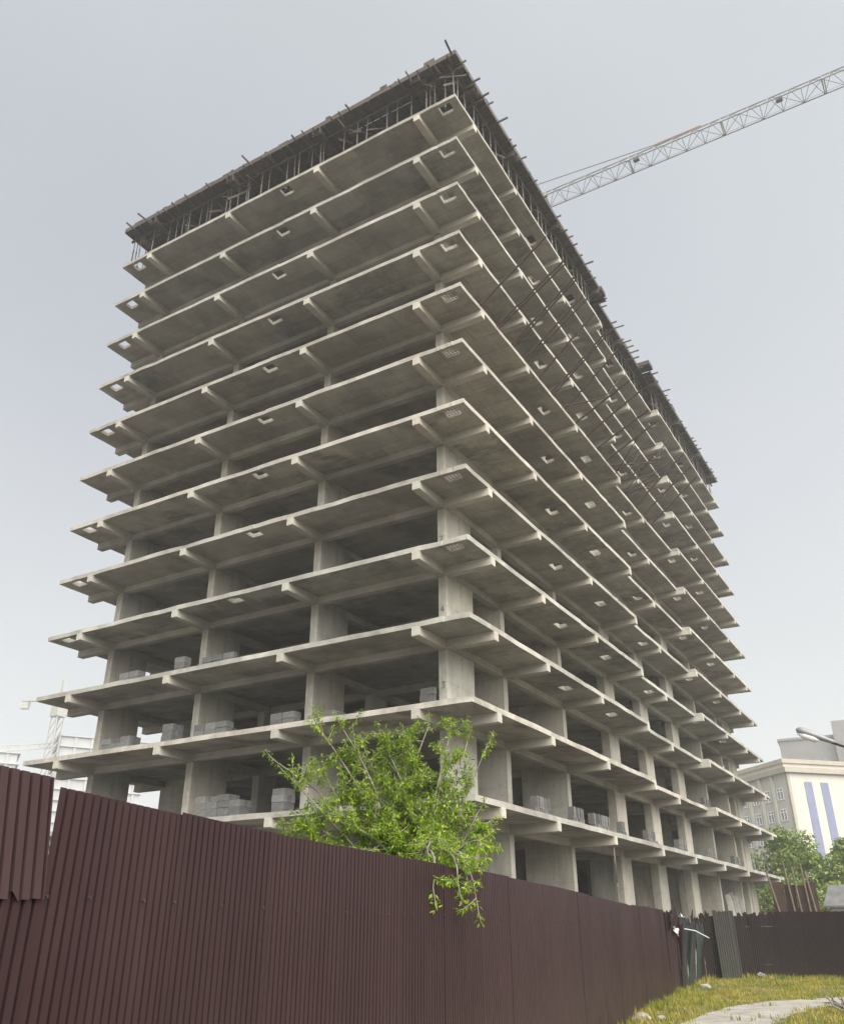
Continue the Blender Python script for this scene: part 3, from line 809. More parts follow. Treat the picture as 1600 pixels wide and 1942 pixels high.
while x < jend - 1.2:
    a = .75
    for s in (-1, 1):
        m.tube([(x, jx(x) + s*JW/2, JZ), (x + a, jx(x + a), JZ + JH)], .026, 5)
        m.tube([(x + a, jx(x + a), JZ + JH), (x + 2*a, jx(x + 2*a) + s*JW/2, JZ)], .026, 5)
    m.tube([(x, jx(x) - JW/2, JZ), (x, jx(x) + JW/2, JZ)], .024, 5)
    s = 1 if k % 2 else -1
    m.tube([(x, jx(x) + s*JW/2, JZ), (x + 2*a, jx(x + 2*a) - s*JW/2, JZ)], .024, 5)
    if k % 5 == 0:
        m.tube([(x + .12, jx(x) - JW/2, JZ), (x + .12, jx(x) + JW/2, JZ)], .04, 5)
        for q in (-1, 1): m.tube([(x, jx(x) + q*JW/2, JZ), (x, jx(x), JZ + JH)], .04, 5)
    x += 2*a; k += 1
ck(m, 'lattice_bracing')
ck(MB().tube([(-29.5, 27.3, JZ + 5.4), (4.6, jx(4.6), JZ + JH + .12)], .04, 5), 'pendant_bar')
ck(MB().bar((4.2, jx(4), JZ + JH + .12), (8.0, jx(8), JZ + JH + .1), .14, .12), 'pendant_joint', 'crane_red')
ck(MB().tube([(-28, jx(-28), JZ - .55), (4, jx(4), JZ - .62), (jend, jx(jend), JZ - .5)], .014, 4), 'trolley_rope')
for xx in (2.6, 13.9): ck(MB().box(xx - .24, xx + .24, jx(xx) - .3, jx(xx) + .05, JZ + .3, JZ + .62), 'lamp_box', 'fitting')
ck(MB().bar((-29.5, 26.6, 49.5), (-29.5, 27.3, JZ + 5.4), .2).bar((-29.5, 28, 49.5), (-29.5, 27.3, JZ + 5.4), .2), 'tower_head')
ck(MB().box(-30.5, -28.5, 26.3, 28.3, 49.2, 49.6).bar((-30, 27.3, 50), (-43, 27.2, 50), .9, .5), 'counter_jib')
ck(MB().box(-43, -41, 26.6, 28, 48.4, 50.4), 'counterweight', 'stone')

# ------------------------------------------------------------------ site fence of trapezoid sheets
def trap_sheet(name, at, s0, s1, z0, z1, mat, parent, pitch=0.064, groove=0.019, depth=0.028, jag=0.0, out=0.0, lean=0.0, jag_bottom=0.0, rows=2, seed=0, warp=0.0, shear=0.0):
    rr = random.Random(seed * 7 + int(s0 * 100))
    prof = []                                    # (offset along, offset out)
    s = 0.0; W = s1 - s0
    while s < W - 1e-6:
        for ds, d in ((0, 0), (pitch - groove, 0), (pitch - groove * .86, -depth), (pitch - groove * .14, -depth)):
            if s + ds <= W: prof.append((s + ds, d))
        s += pitch
    prof.append((W, 0))
    v = []; f = []
    jt = []; jb = []
    a = b = 0
    for k, (ds, d) in enumerate(prof):
        if k % 3 == 0: a = rr.uniform(-jag, jag * .25); b = rr.uniform(-jag_bottom * .4, jag_bottom)
        jt.append(a); jb.append(b)
    for r in range(rows + 1):
        t = r / rows
        for k, (ds, d) in enumerate(prof):
            p = at(s0 + ds + shear * t); q = at(s0 + ds + shear * t + 0.02); u = (q - p).normalized(); nrm = Vector((u.y, -u.x, 0))
            zb = z0(s0 + ds) + jb[k]; zt = z1(s0 + ds) + jt[k]
            w = warp * math.sin(ds * 5 + seed) * t * t
            P = p + nrm * (d + out + lean * t + w)
            v.append((P.x, P.y, lerp(zb, zt, t)))
    n = len(prof)
    for r in range(rows):
        for k in range(n - 1): f.append((r*n + k, r*n + k + 1, (r+1)*n + k + 1, (r+1)*n + k))
    me = bpy.data.meshes.new(name); me.from_pydata(v, [], f); me.materials.append(mat); me.update()
    return link(name, me, parent)
fence = thing('sheet_metal_fence', 'long chocolate brown corrugated metal fence running along the left from the foreground to the corner', 'fence', (9.0, -20, GZ))
def fk(o): o.location = (-9.0, 20, -GZ); return o
def ftop(s):
    y = f_at(s).y
    z = lerp(-6.57, -6.50, max(0, min(1, (y + 6) / 10)))
    return z
PW = 1.088; s = 0.0; k = 0
s_end = f_s(3.4)
gap_s = f_s(-22.72)
edges = []
s = gap_s - PW * 8
while s < s_end:
    edges.append(s); s += PW
zb = lambda s: GZ - 0.06
for k in range(len(edges) - 1):
    a, b = edges[k], edges[k+1]
    off = rnd.gauss(0, 0.010)
    late = f_at(a).y > -2
    nm = 'panel'
    o = trap_sheet(nm, f_at, a - (0.0 if k == 8 else 0.03), b + (0.0 if k == 7 else 0.03), zb, (lambda s, off=off, k=k: -6.99 if k == 7 else ftop(s) + off), M['sheet'], fence,
                   out=0.004 * (k % 2), seed=k, lean=rnd.gauss(0, .003), warp=0.012 if late else 0.003, jag=0.02 if late else 0.0, rows=4)
    fk(o)
# the upper torn strip laid over the sheet left of the gap
o = trap_sheet('torn_panel', f_at, gap_s - 1.09, gap_s + 0.005, lambda s: -7.04 - 0.02, lambda s: ftop(s) + 0.02, M['sheet_faded'], fence, out=0.02, jag_bottom=0.035, seed=77, lean=0.0, rows=3, shear=-0.075)
o['label'] = 'torn upper strip lapped over the fence sheet'
fk(o)
m = MB()
for s in [edges[7] + .1 + i * .256 for i in range(58)]:
    for z in (-7.04, -8.45):
        if rnd.random() < .25: continue
        p = f_at(s + rnd.uniform(-.05, .05)); q = f_at(s + .05); u = (q - p).normalized(); nr = Vector((u.y, -u.x, 0))
        P = Vector((p.x, p.y, z + rnd.gauss(0, .008))) + nr * .004
        m.tube([P, P + nr * .012], .008, 6)
kind(fk(m.build('screw', M['dark'], fence)), 'stuff')
for z in (-7.04, -8.45):
    m = MB(); S = edges[0]
    while S < s_end - .6:
        p, q = f_at(S), f_at(min(S + .6, s_end)); u = (q - p).normalized(); nr = Vector((-u.y, u.x, 0)) * .05
        m.bar(Vector((p.x, p.y, z)) + nr, Vector((q.x, q.y, z)) + nr, .04, .04); S += .6
    fk(m.build('rail', M['dark'], fence))
S = edges[0] + .3
while S < s_end:
    p, q = f_at(S), f_at(S + .1); u = (q - p).normalized(); nr = Vector((-u.y, u.x, 0)) * .11
    fk(MB().box(p.x + nr.x - .03, p.x + nr.x + .03, p.y + nr.y - .03, p.y + nr.y + .03, GZ, -6.75).build('post', M['dark'], fence)); S += 2.7

# damaged stretch at the far corner
dm = thing('damaged_fence', 'torn and bent stretch of the brown and grey green fence at the far corner', 'fence', (3.6, 9, GZ))
def dmk(o): o.location = (-3.6, -9, -GZ); return o
def dpan(a, b, top, mat, **kw):
    return dmk(trap_sheet('bent_panel', f_at, a, b, zb, lambda s: top, M[mat], dm, **kw))
sE = edges[-1]
dpan(sE + .02, sE + 1.05, -6.56, 'sheet', jag=.04, warp=.05, seed=3, rows=5, lean=.03)
dpan(sE + 1.08, sE + 2.1, -6.95, 'sheet', jag=.10, warp=.07, seed=4, rows=5, lean=.04)
dpan(sE + 2.2, sE + 3.1, -6.52, 'sheet_dark', jag=.3, warp=.12, seed=5, rows=5, lean=-.06)
dpan(sE + 2.75, sE + 3.6, -6.75, 'sheet', jag=.45, warp=.15, seed=15, rows=5, lean=.14)
dpan(sE + 3.75, sE + 4.7, -6.72, 'sheet_green', jag=.5, warp=.2, seed=6, rows=5, lean=.10)
dpan(sE + 4.75, sE + 5.9, -6.95, 'sheet_green', jag=.45, warp=.14, seed=7, rows=5, lean=.22)
dpan(sE + 6.0, sE + 7.3, -6.75, 'sheet_grey', jag=.5, warp=.15, seed=8, rows=5, lean=.05)
dpan(sE + 7.4, sE + 8.7, -6.9, 'sheet_green', jag=.4, warp=.15, seed=18, rows=5, lean=.3)
dpan(sE + 8.8, f_len - .02, -6.6, 'sheet_dark', jag=.3, warp=.1, seed=9, rows=5)
for s in (sE + 2.15, sE + 3.68, sE + 5.95):
    p = f_at(s); dmk(MB().bar((p.x - .06, p.y, GZ), (p.x - .02, p.y + .1, -6.5 + rnd.uniform(-.3, .2)), .06).build('post', M['dark'], dm))
for k in range(9):
    S_ = sE + rnd.uniform(2.3, 8.5); p = f_at(S_); z_ = -6.75 + rnd.uniform(-.35, .15)
    q_ = Vector((p.x + rnd.uniform(.02, .18), p.y + rnd.uniform(-.3, .3), z_ + rnd.uniform(.1, .4)))
    a_, b_ = Vector((p.x - .02, p.y - .06, z_)), Vector((p.x + .03, p.y + .12, z_ - .08))
    dmk(MB().add([a_, b_, q_, q_ + Vector((.01, .05, -.03))], [(0, 1, 2), (1, 3, 2)]).build('torn_shred', M[rnd.choice(['sheet_grey', 'sheet_dark', 'sheet_green'])], dm))
# folded flap at the top of the last whole sheet
p = f_at(sE + .6); q = f_at(sE + 2.15)
fl = MB(); vs = []
for i in range(7):
    t = i / 6; b = p.lerp(q, t)
    vs += [(b.x + .05, b.y, -7.15 + .12 * math.sin(t * 5)), (b.x + .17, b.y - .02, -6.8), (b.x + .30 - .10 * t, b.y - .05, -6.50 + .08 * math.sin(t * 7))]
for i in range(6):
    for k in range(2): fl.f.append((3*i + k, 3*i + k + 1, 3*i + k + 4, 3*i + k + 3))
fl.v = vs
dmk(fl.build('folded_flap', M['sheet'], dm))

# back fence
back = thing('back_fence', 'dark brown corrugated fence closing the grass corner on the right', 'fence', (7, 16.4, GZ))
def bk(o): o.location = (-7, -16.4, -GZ); return o
s = 0.02; k = 0
while s < b_len - 1:
    torn = s < 2.9
    o = trap_sheet('panel', b_at, s, s + 1.11, zb, (lambda q, t=(rnd.gauss(0, .012)): -6.345 + t), M['sheet_dark'], back, pitch=.09, out=.004 * (k % 2), jag=.16 if torn else .012, warp=.06 if torn else .006, seed=k + 30, rows=4)
    bk(o); s += 1.08; k += 1
for z in (-6.9, -8.3):
    m = MB(); S = .3
    while S < b_len - 1.4:
        p, q = b_at(S), b_at(S + .7); u = (q - p).normalized(); nr = Vector((-u.y, u.x, 0)) * .05
        m.bar(Vector((p.x, p.y, z)) + nr, Vector((q.x, q.y, z)) + nr, .04, .04); S += .7
    bk(m.build('rail', M['dark'], back))
lp = trap_sheet('leaning_sheet', b_at, .55, 1.5, zb, lambda q: -6.30, M['sheet_grey'], None, pitch=.1, out=.28, lean=-.14, jag=.06, warp=.02, seed=91, rows=4)
tag(lp, 'paler grey corrugated sheet leaning in front of the dark back fence', 'metal sheet')
# scraps caught in the torn fence
p = f_at(sE + 1.35)
rg = MB(); vs = []
for i in range(6):
    for j in range(5):
        u, w = i / 5, j / 4
        vs.append((p.x + .13 + .04 * math.sin(u * 9 + w * 3), p.y - .15 + .6 * u, -6.98 - .06 * u - w * (.06 + .22 * u * (1 - .35 * u)) + .02 * math.sin(i * 2.1)))
rg.v = vs
for i in range(5):
    for j in range(4): rg.f.append((i*5 + j, i*5 + j + 1, i*5 + j + 6, i*5 + j + 5))
tag(rg.build('white_rag', M['white']), 'torn white rag hanging from the top of the damaged fence', 'rag')
p = f_at(sE + 3.6)
tag(MB().tube([(p.x + .2, p.y, -7.02), (p.x + .42, p.y + .5, -7.08), (p.x + .75, p.y + .9, -7.30)], .017, 6).build('white_strip', M['white']),
    'bent white plastic strip sticking out of the damaged fence right of the rag', 'plastic strip')
p = f_at(sE + 3.2)
m = MB()
for k in range(5):
    a = Vector((p.x + .15 + rnd.gauss(0, .04), p.y + rnd.gauss(0, .06), -6.62 + rnd.gauss(0, .05)))
    m.add([a, a + Vector((rnd.gauss(0, .05), rnd.gauss(0, .05), rnd.gauss(0, .05))), a + Vector((rnd.gauss(0, .05), rnd.gauss(0, .05), rnd.gauss(0, .05)))], [(0, 1, 2)])
tag(m.build('plastic_knot', M['white']), 'small crumpled knot of white plastic film on top of the bent fence sheet', 'plastic film')
m = MB()
for k in range(10):
    a = Vector((4.75 + rnd.gauss(0, .12), 15.3 + rnd.gauss(0, .1), GZ + .04 + abs(rnd.gauss(0, .08))))
    m.add([a] + [a + Vector((rnd.gauss(0, .08), rnd.gauss(0, .08), abs(rnd.gauss(0, .08)))) for _ in range(3)], [(0, 1, 2), (0, 2, 3), (0, 3, 1), (1, 3, 2)])
tag(m.build('litter_bag', M['white']), 'crumpled white litter lying in the grass at the foot of the back fence', 'litter')

# stones and weeds at the foot of the fence, a dry branch by the path
def stone(x, y, r, lab):
    bm = bmesh.new(); bmesh.ops.create_icosphere(bm, subdivisions=2, radius=r)
    for v in bm.verts:
        d = 1 + .35 * mnoise.noise(v.co * (1.6 / r) + Vector((x, y, 0))); v.co = Vector((v.co.x * d, v.co.y * d * .8, v.co.z * d * .55))
    me = bpy.data.meshes.new('stone'); bm.to_mesh(me); bm.free(); me.materials.append(M['stone'])
    tag(link('stone', me, None, (x, y, GZ + r * .2)), lab, 'stone')
stone(6.55, -5.35, .20, 'large grey lump of rubble at the foot of the fence near the bottom edge')
stone(6.85, -5.0, .11, 'small grey stone beside the large rubble lump at the fence foot')
stone(4.55, 7.5, .17, 'grey stone in the grass under the torn part of the fence')
stone(4.8, 7.0, .12, 'smaller grey stone next to the one under the torn fence')
m = MB()
base = Vector((10.2, -1.6, GZ + .06))
for k in range(16):
    a = base + Vector((rnd.uniform(-.5, .6), rnd.uniform(-.7, .9), rnd.uniform(0, .12)))
    b = a + Vector((rnd.uniform(-.6, .6), rnd.uniform(-.6, .6), rnd.uniform(-.02, .30)))
    m.tube([a, a.lerp(b, .5) + Vector((0, 0, .04)), b], [.028, .02, .008], 5)
tag(m.build('brushwood', M['bark']), 'low heap of dark dry branches on the grass at the right edge', 'brushwood')

# ------------------------------------------------------------------ near tree behind the fence
def leaf_into(mb, p, d, L, rr, droop=0.3):
    d = (d + Vector((0, 0, -droop)) + Vector((rr.gauss(0, .35), rr.gauss(0, .35), rr.gauss(0, .3)))).normalized()
    side = d.cross(Vector((rr.gauss(0, .4), rr.gauss(0, .4), 1))).normalized(); nrm = side.cross(d)
    w = L * rr.uniform(.15, .24)
    mid = p + d * L * .45 - nrm * L * .05
    mb.add([p, mid + side * w + nrm * w * .35, p + d * L, mid - side * w + nrm * w * .35, mid], [(0, 1, 4), (1, 2, 4), (2, 3, 4), (3, 0, 4)])
def curve(a, b, bend, n=6):
    a, b = Vector(a), Vector(b)
    return [a.lerp(b, t) + bend * (4 * t * (1 - t)) for t in [i / n for i in range(n + 1)]]

tree = thing('leafy_tree', 'bright yellow green young tree leaning over the brown fence in front of the tower corner', 'tree', (7.35, -15.7, GZ))
def tk(o): o.location = (-7.35, 15.7, -GZ); return o
tr = random.Random(21)
vdir = Vector((-0.52, 0.855, 0)); vright = Vector((0.855, 0.52, 0))     # away from and across the viewer's side
B0 = Vector((7.35, -15.7, GZ))
fork = Vector((7.38, -15.75, -7.0))
tk(MB().tube([B0, B0.lerp(fork, .5) + Vector((.05, .03, 0)), fork], [.13, .11, .095], 8).build('trunk', M['bark'], tree, smooth=True))
LV = MB()
def twig(p, d, L, depth):
    """a leafy shoot: thin stem plus clusters of hanging leaflets"""
    q = p + d * L
    pts = curve(p, q, Vector((0, 0, -.06 * L)), 4)
    TW.tube(pts, [.007, .006, .005, .004, .003], 4, cap=False)
    nL = int(L / .034)
    for k in range(nL):
        t = .15 + .85 * (k + tr.random()) / nL
        c = p.lerp(q, t) + Vector((0, 0, -.06 * L * 4 * t * (1 - t)))
        for _ in range(tr.choice([3, 4, 5])):
            dd = (d * .3 + Vector((tr.gauss(0, 1), tr.gauss(0, 1), tr.gauss(-.1, .7)))).normalized()
            leaf_into(LV, c + dd * .02, dd, tr.uniform(.038, .076), tr, .45)
    if depth:
        for k in range(tr.choice([1, 2, 2, 3])):
            t = tr.uniform(.25, .85)
            dd = (d * .7 + Vector((tr.gauss(0, .6), tr.gauss(0, .6), tr.gauss(.05, .45)))).normalized()
            twig(p.lerp(q, t), dd, L * tr.uniform(.45, .75), depth - 1)
TW = MB()
def limb(target, r0, bend=None, n_tw=9, start=None, dense=1.0, tw=(.3, .6)):
    a = start or fork; b = Vector(target)
    bend = bend if bend is not None else Vector((tr.gauss(0, .12), tr.gauss(0, .12), tr.uniform(-.05, .18)))
    pts = curve(a, b, bend, 7)
    tk(MB().tube(pts, [lerp(r0 * .62, .006, (i / 7) ** .8) for i in range(8)], 6).build('branch', M['bark'], tree, smooth=True))
    D = (b - a).normalized()
    for k in range(int(n_tw * dense)):
        t = .28 + .72 * (k + tr.random()) / (n_tw * dense)
        i = min(6, int(t * 7)); p = pts[i].lerp(pts[i+1], t * 7 - i)
        dd = (D * .45 + Vector((tr.gauss(0, .75), tr.gauss(0, .75), tr.gauss(.25, .55)))).normalized()
        twig(p, dd, tr.uniform(*tw) * (1 - .35 * t), 1)
    twig(b, D, .22, 0)
def T(r, z, d=0.0):                                     # metres right of / deeper than the trunk, height
    return Vector((7.4, -15.75, 0)) + vright * r + vdir * d + Vector((0, 0, z))
LIMBS = [(-1.85, -5.18, 0.1, .035, 5), (-1.62, -5.42, -.2, .035, 5), (-1.33, -4.72, 0.2, .05, 12), (-1.0, -4.78, -.1, .045, 12), (-.72, -4.98, .3, .045, 13),
         (-.5, -4.90, .0, .05, 14), (-.2, -4.84, .4, .05, 14), (.12, -4.76, .0, .045, 13), (.4, -4.85, .3, .045, 12), (.62, -4.98, -.1, .04, 8), (.88, -5.0, .0, .02, 2),
         (.62, -5.5, .1, .04, 8), (.72, -5.85, -.2, .04, 8), (.85, -6.05, -.2, .035, 7), (.6, -6.28, -.4, .04, 10), (-1.45, -5.9, .1, .04, 13), (-1.55, -6.2, -.1, .04, 13),
         (-.9, -5.6, .4, .04, 13), (-.35, -5.5, .5, .04, 14), (.3, -5.55, .4, .04, 12), (-1.1, -6.35, -.2, .035, 13), (-.5, -6.2, -.3, .04, 14), (.2, -6.3, -.3, .04, 14), (.55, -5.9, -.1, .04, 12)]
LIMBS += [(-1.2, -5.35, .1, .03, 11), (-.75, -5.25, .2, .03, 11), (-.15, -5.2, .1, .03, 10), (.3, -5.15, .2, .03, 9), (-1.5, -6.05, -.1, .03, 12), (-1.0, -5.95, -.3, .03, 13),
          (-.6, -5.8, .0, .03, 13), (-.1, -5.9, -.2, .03, 12), (.35, -6.15, -.2, .03, 12), (-1.3, -6.5, -.1, .03, 12), (-.75, -6.55, -.3, .03, 12)]
for (r, z, d, rr_, nt) in LIMBS: limb(T(r, z, d), rr_, n_tw=nt)
BOUGHS = (((8.76, -17.75, -6.80), 6), ((8.84, -17.40, -6.74), 9), ((8.84, -17.02, -6.90), 8), ((8.82, -17.2, -6.62), 9), ((8.72, -16.62, -6.32), 8), ((8.52, -16.3, -6.2), 7), ((8.55, -17.5, -6.42), 11), ((8.45, -17.1, -6.3), 10))
# boughs that have grown out over the fence top and hang on the street side
for (tgt, nt) in (BOUGHS):
    tip = Vector(tgt); over = fork.lerp(tip, .62); over.z = -6.36
    pts = curve(fork, over, Vector((0, 0, .22)), 4) + curve(over, tip, Vector((.06, 0, .07)), 4)[1:]
    tk(MB().tube(pts, [.035, .03, .026, .022, .018, .014, .011, .008, .005], 6).build('branch', M['bark'], tree, smooth=True))
    for k in range(nt):
        i = tr.randrange(3, 8); p = pts[i].lerp(pts[i+1], tr.random())
        twig(p, Vector((tr.gauss(.3, .5), tr.gauss(0, .6), tr.gauss(-.2, .4))).normalized(), tr.uniform(.15, .34), 0)
    twig(tip, Vector((.2, 0, -.9)).normalized(), .2, 0)
kind(tk(TW.build('twigs', M['bark'], tree)), 'stuff')
kind(tk(LV.build('leaves', M['leaf'], tree)), 'stuff')

# ------------------------------------------------------------------ trees at the far right
def far_tree(x, y, h, w, label, seed, leaves=6500, leaf=.36, cat='tree'):
    rr = random.Random(seed)
    t = thing('green_tree', label, cat, (x, y, GZ), 0, 'trees beyond the back fence')
    m = MB(); m.tube([(0,0,0),(.1,.05,h*.3),(0,.1,h*.62)], [.26,.2,.1], 7); m.build('trunk', M['bark'], t)
    lobes = []
    for k in range(11):
        a = rr.uniform(0, 6.28); q = rr.uniform(.1, .36) * w
        z = h * rr.uniform(.34, .86)
        lobes.append((Vector((q * math.cos(a), q * math.sin(a), z)), w * rr.uniform(.17, .28)))
    lobes.append((Vector((0, 0, h * .88)), w * .16))
    m = MB()
    for c, r in lobes:
        m.tube([(0, .05, h * .3), Vector((0, 0, h * .3)).lerp(c, .6) + Vector((0, 0, .2)), c], [.1, .06, .02], 5)
    m.build('limbs', M['bark'], t)
    m = MB()
    for k in range(leaves):
        c, r = rr.choice(lobes)
        v = Vector((rr.gauss(0, 1), rr.gauss(0, 1), rr.gauss(0, 1))).normalized() * r * (rr.random() ** .4) * 1.12
        p = c + Vector((v.x, v.y, v.z * .85))
        d = Vector((rr.gauss(0, 1), rr.gauss(0, 1), rr.gauss(-.3, .8))).normalized(); sd_ = d.cross(Vector((rr.gauss(0, 1), rr.gauss(0, 1), 1))).normalized()
        L = leaf * rr.uniform(.5, 1.2); W = L * .33
        m.add([p, p + d*L*.5 + sd_*W, p + d*L, p + d*L*.5 - sd_*W], [(0, 1, 2, 3)])
    kind(m.build('leaves', M['leaf_far'], t), 'stuff')
far_tree(-1.6, 62, 10.7, 7.2, 'tallest green tree just right of the far end of the tower block', 1)
far_tree(1.4, 59, 8.2, 5.5, 'rounded green tree in front of the blue striped building', 2)
far_tree(4.2, 61, 9.4, 6.2, 'green tree at the right edge in front of the cream building', 3)
far_tree(7.6, 56, 8.6, 6.0, 'green tree cut by the right edge of the picture', 4)
far_tree(-0.4, 56, 5.6, 5.0, 'low green tree behind the rusty sheets, under the tallest tree', 5, 4200)
far_tree(4.4, 49, 5.0, 5.6, 'low bushy green tree behind the shed roof', 6, 4500, .28)
far_tree(-7.5, 70, 8.5, 7.0, 'green tree half hidden behind the far end of the tower block', 7)

# ------------------------------------------------------------------ rusty sheets with poles, shed, lamp
t = thing('rusty_enclosure', 'rusty brown sheet enclosure with leaning poles behind the back fence', 'enclosure', (5.7, 21.2, GZ), R(10))
for k, (a, b) in enumerate([(-.95, -.45), (-.43, .05), (.07, .52), (.54, .95)]):
    MB().box(a, b, -.03 + .02 * (k % 2), .0 + .02 * (k % 2), 0, 3.75 + rnd.uniform(-.1, .12)).build('rusty_sheet', M['rust'], t)
MB().box(.93, .97, 0, 1.2, 0, 3.7).build('rusty_sheet', M['rust'], t); MB().box(-.98, -.94, 0, 1.2, 0, 3.7).build('rusty_sheet', M['rust'], t)
for x0, x1, h in ((-.5, -1.1, 4.3), (.0, -.3, 4.7), (.25, .05, 4.5), (.62, .45, 4.6), (.95, .6, 4.25)):
    MB().tube([(x0, -.25, .8), (x1, -.08, h)], .045, 6).build('pole', M['pole_wood'], t)
M['roof'] = simple('grey_roof', (0.10, 0.10, 0.10), (0.16, 0.16, 0.155), 2, 0.8)
M['shedwall'] = simple('shed_wall', (0.30, 0.29, 0.27), (0.42, 0.41, 0.38), 2, 0.9)
t = thing('small_shed', 'small shed with a grey pitched roof behind the back fence at the right edge', 'shed', (7.4, 35.5, GZ), R(-8))
MB().box(-2.2, 2.2, 0, 3, 0, 3.2).build('wall', M['shedwall'], t)
MB().add([(-2.5,-.3,3.15),(2.5,-.3,3.15),(2.5,1.5,4.35),(-2.5,1.5,4.35),(2.5,3.3,3.15),(-2.5,3.3,3.15),(-2.5,-.3,3.05),(2.5,-.3,3.05),(2.5,3.3,3.05),(-2.5,3.3,3.05)],
         [(0,1,2,3),(3,2,4,5),(6,7,1,0),(8,9,5,4),(7,8,4,2,1),(9,6,0,3,5),(6,9,8,7)]).build('roof', M['roof'], t)
MB().box(-.9, .2, -.04, -.003, 1.3, 2.6).build('window', M['white'], t)
M['lamp'] = simple('lamp_grey', (0.16, 0.16, 0.17), (0.24, 0.24, 0.24), 3, 0.45, 0.2)
M['lampglass'] = simple('lamp_glass', (0.6, 0.6, 0.58), (0.7, 0.7, 0.68), 3, 0.25)
t = thing('street_lamp', 'grey street lamp head on a thin dark arm reaching in from the right edge', 'street lamp', (13.4, -5.3, GZ))
def sl(m, n, mt, sm=True): return m.build(n, M[mt], t, (-13.4, 5.3, -GZ), sm)
sl(MB().tube([(13.4,-5.3,GZ),(13.4,-5.3,-4.9)], [.09,.06], 8), 'pole', 'dark')
sl(MB().tube([(13.4,-5.3,-5.0),(13.15,-5.32,-4.63),(11.9,-5.42,-3.93),(11.25,-5.47,-3.61)], [.04,.03,.026,.026], 7), 'arm', 'dark')
hd = MB(); axis0, axis1 = Vector((11.32,-5.47,-3.62)), Vector((10.62,-5.53,-3.28)); ax = (axis1 - axis0)
hp = [axis0 + ax * t_ for t_ in (0, .1, .3, .55, .8, .95, 1)]
hd.tube(hp, [.03, .045, .055, .082, .09, .066, .02], 10)
sl(hd, 'lamp_head', 'lamp')
off = Vector((.0, .0, -.075))
sl(MB().tube([hp[2] + off + ax*.12, hp[3] + off, hp[4] + off, hp[5] + off + ax*.02], [.03, .075, .08, .03], 8), 'lamp_glass', 'lampglass')

# ------------------------------------------------------------------ far buildings on the right
M['cream'] = simple('cream_render', (0.43, 0.42, 0.365), (0.49, 0.475, 0.415), .4, 0.9)
M['blue'] = simple('blue_panel', (0.15, 0.165, 0.25), (0.185, 0.20, 0.29), .6, 0.7)
M['trim'] = simple('grey_trim', (0.30, 0.27, 0.22), (0.36, 0.33, 0.27), .8, 0.9)
M['glass'] = simple('window_glass', (0.16, 0.18, 0.20), (0.24, 0.26, 0.28), 2, 0.15)  # glass and trim paled so the colour carries some haze
M['frame'] = simple('window_frame', (0.7, 0.7, 0.68), (0.78, 0.78, 0.76), 2, 0.6)
M['spandrel'] = simple('spandrel', (0.40, 0.39, 0.345), (0.46, 0.45, 0.395), 1, 0.9)
M['farpale'] = simple('haze_pale_wall', (0.33, 0.335, 0.335), (0.38, 0.385, 0.385), .1, 0.9)  # distant walls paled, haze put into the colour
M['cranepale'] = simple('haze_pale_crane', (0.30, 0.295, 0.27), (0.35, 0.345, 0.32), 1, 0.7)  # crane colour paled to look deeper in the haze
M['farwall'] = simple('far_grey_wall', (0.16, 0.156, 0.148), (0.20, 0.196, 0.188), .3, 0.9)
CB = Vector((-6.56, 108.16, GZ))
cb = thing('cream_building', 'cream office building with two blue vertical stripes behind the trees at the right', 'building', CB, 0)
ang_r = math.atan2(6.84, 6.62)            # right face heads this way from the corner
cb.rotation_euler.z = ang_r
H = 22.2
# local frame: x along the right face, y along the left face (to the rear left)
MB().box(0, 24, 0, 40, 0, H).build('wall', M['cream'], cb)
MB().box(-.5, 24.5, -.5, 40.5, H, H + .7).build('cornice', M['trim'], cb)
MB().box(3.5, 20, 5, 30, H + .7, H + 2.3).build('penthouse', M['cream'], cb)
MB().box(3.2, 20.3, 4.7, 30.3, H + 2.3, H + 2.9).build('penthouse_cornice', M['trim'], cb)
MB().box(-.09, .35, -.09, .35, 0, H - .01).build('corner_trim', M['trim'], cb)
for x0 in (2.6, 5.3, 10.5, 13.2, 18.4): MB().box(x0, x0 + 1.25, -.07, -.003, 2.0, H - 1.2).build('blue_stripe', M['blue'], cb)
for k in range(13):
    y = 1.3 + k * 2.9
    MB().box(-.06, -.004, y - .15, y + 1.55, 1.5, H - 1.0).build('spandrel_strip', M['spandrel'], cb)
    MB().box(-.32, -.003, y + 1.85, y + 2.35, 0, H - .02).build('pilaster', M['cream'], cb)
    for s in range(7):
        z = 1.9 + s * 2.8
        w = MB().box(-.10, -.064, y, y + 1.4, z, z + 1.6).build('window', M['glass'], cb)
        f = MB()
        for yy in (y, y + .65, y + 1.3): f.box(-.16, -.104, yy, yy + .1, z, z + 1.6)
        for zz in (z, z + 1.1, z + 1.5): f.box(-.158, -.106, y + .1, y + 1.3, zz, zz + .1)
        f.build('frame', M['frame'], w)
gt = thing('grey_tower', 'tall pale grey tower block fading into the haze behind the cream building', 'building', (-25.3, 231.75, GZ), R(6))
MB().box(0, 26, 0, 24, 0, 49.6).build('wall', M['farwall'], gt)
MB().box(14, 30, -2.0, -.01, 0, 53.5).build('stair_tower', M['farwall'], gt)
MB().box(-.4, 13.99, -.4, 24, 49.61, 50.2).build('parapet', M['farwall'], gt)
for k, (x0, z0) in enumerate([(6.2, 42), (6.2, 38.5), (6.2, 34), (10.4, 35.2), (8.4, 43), (10.2, 43), (10.4, 29), (6.2, 29)]):
    MB().box(x0, x0 + 1.1, -.12, -.003, z0, z0 + 1.5).build('window', M['glass'], gt)

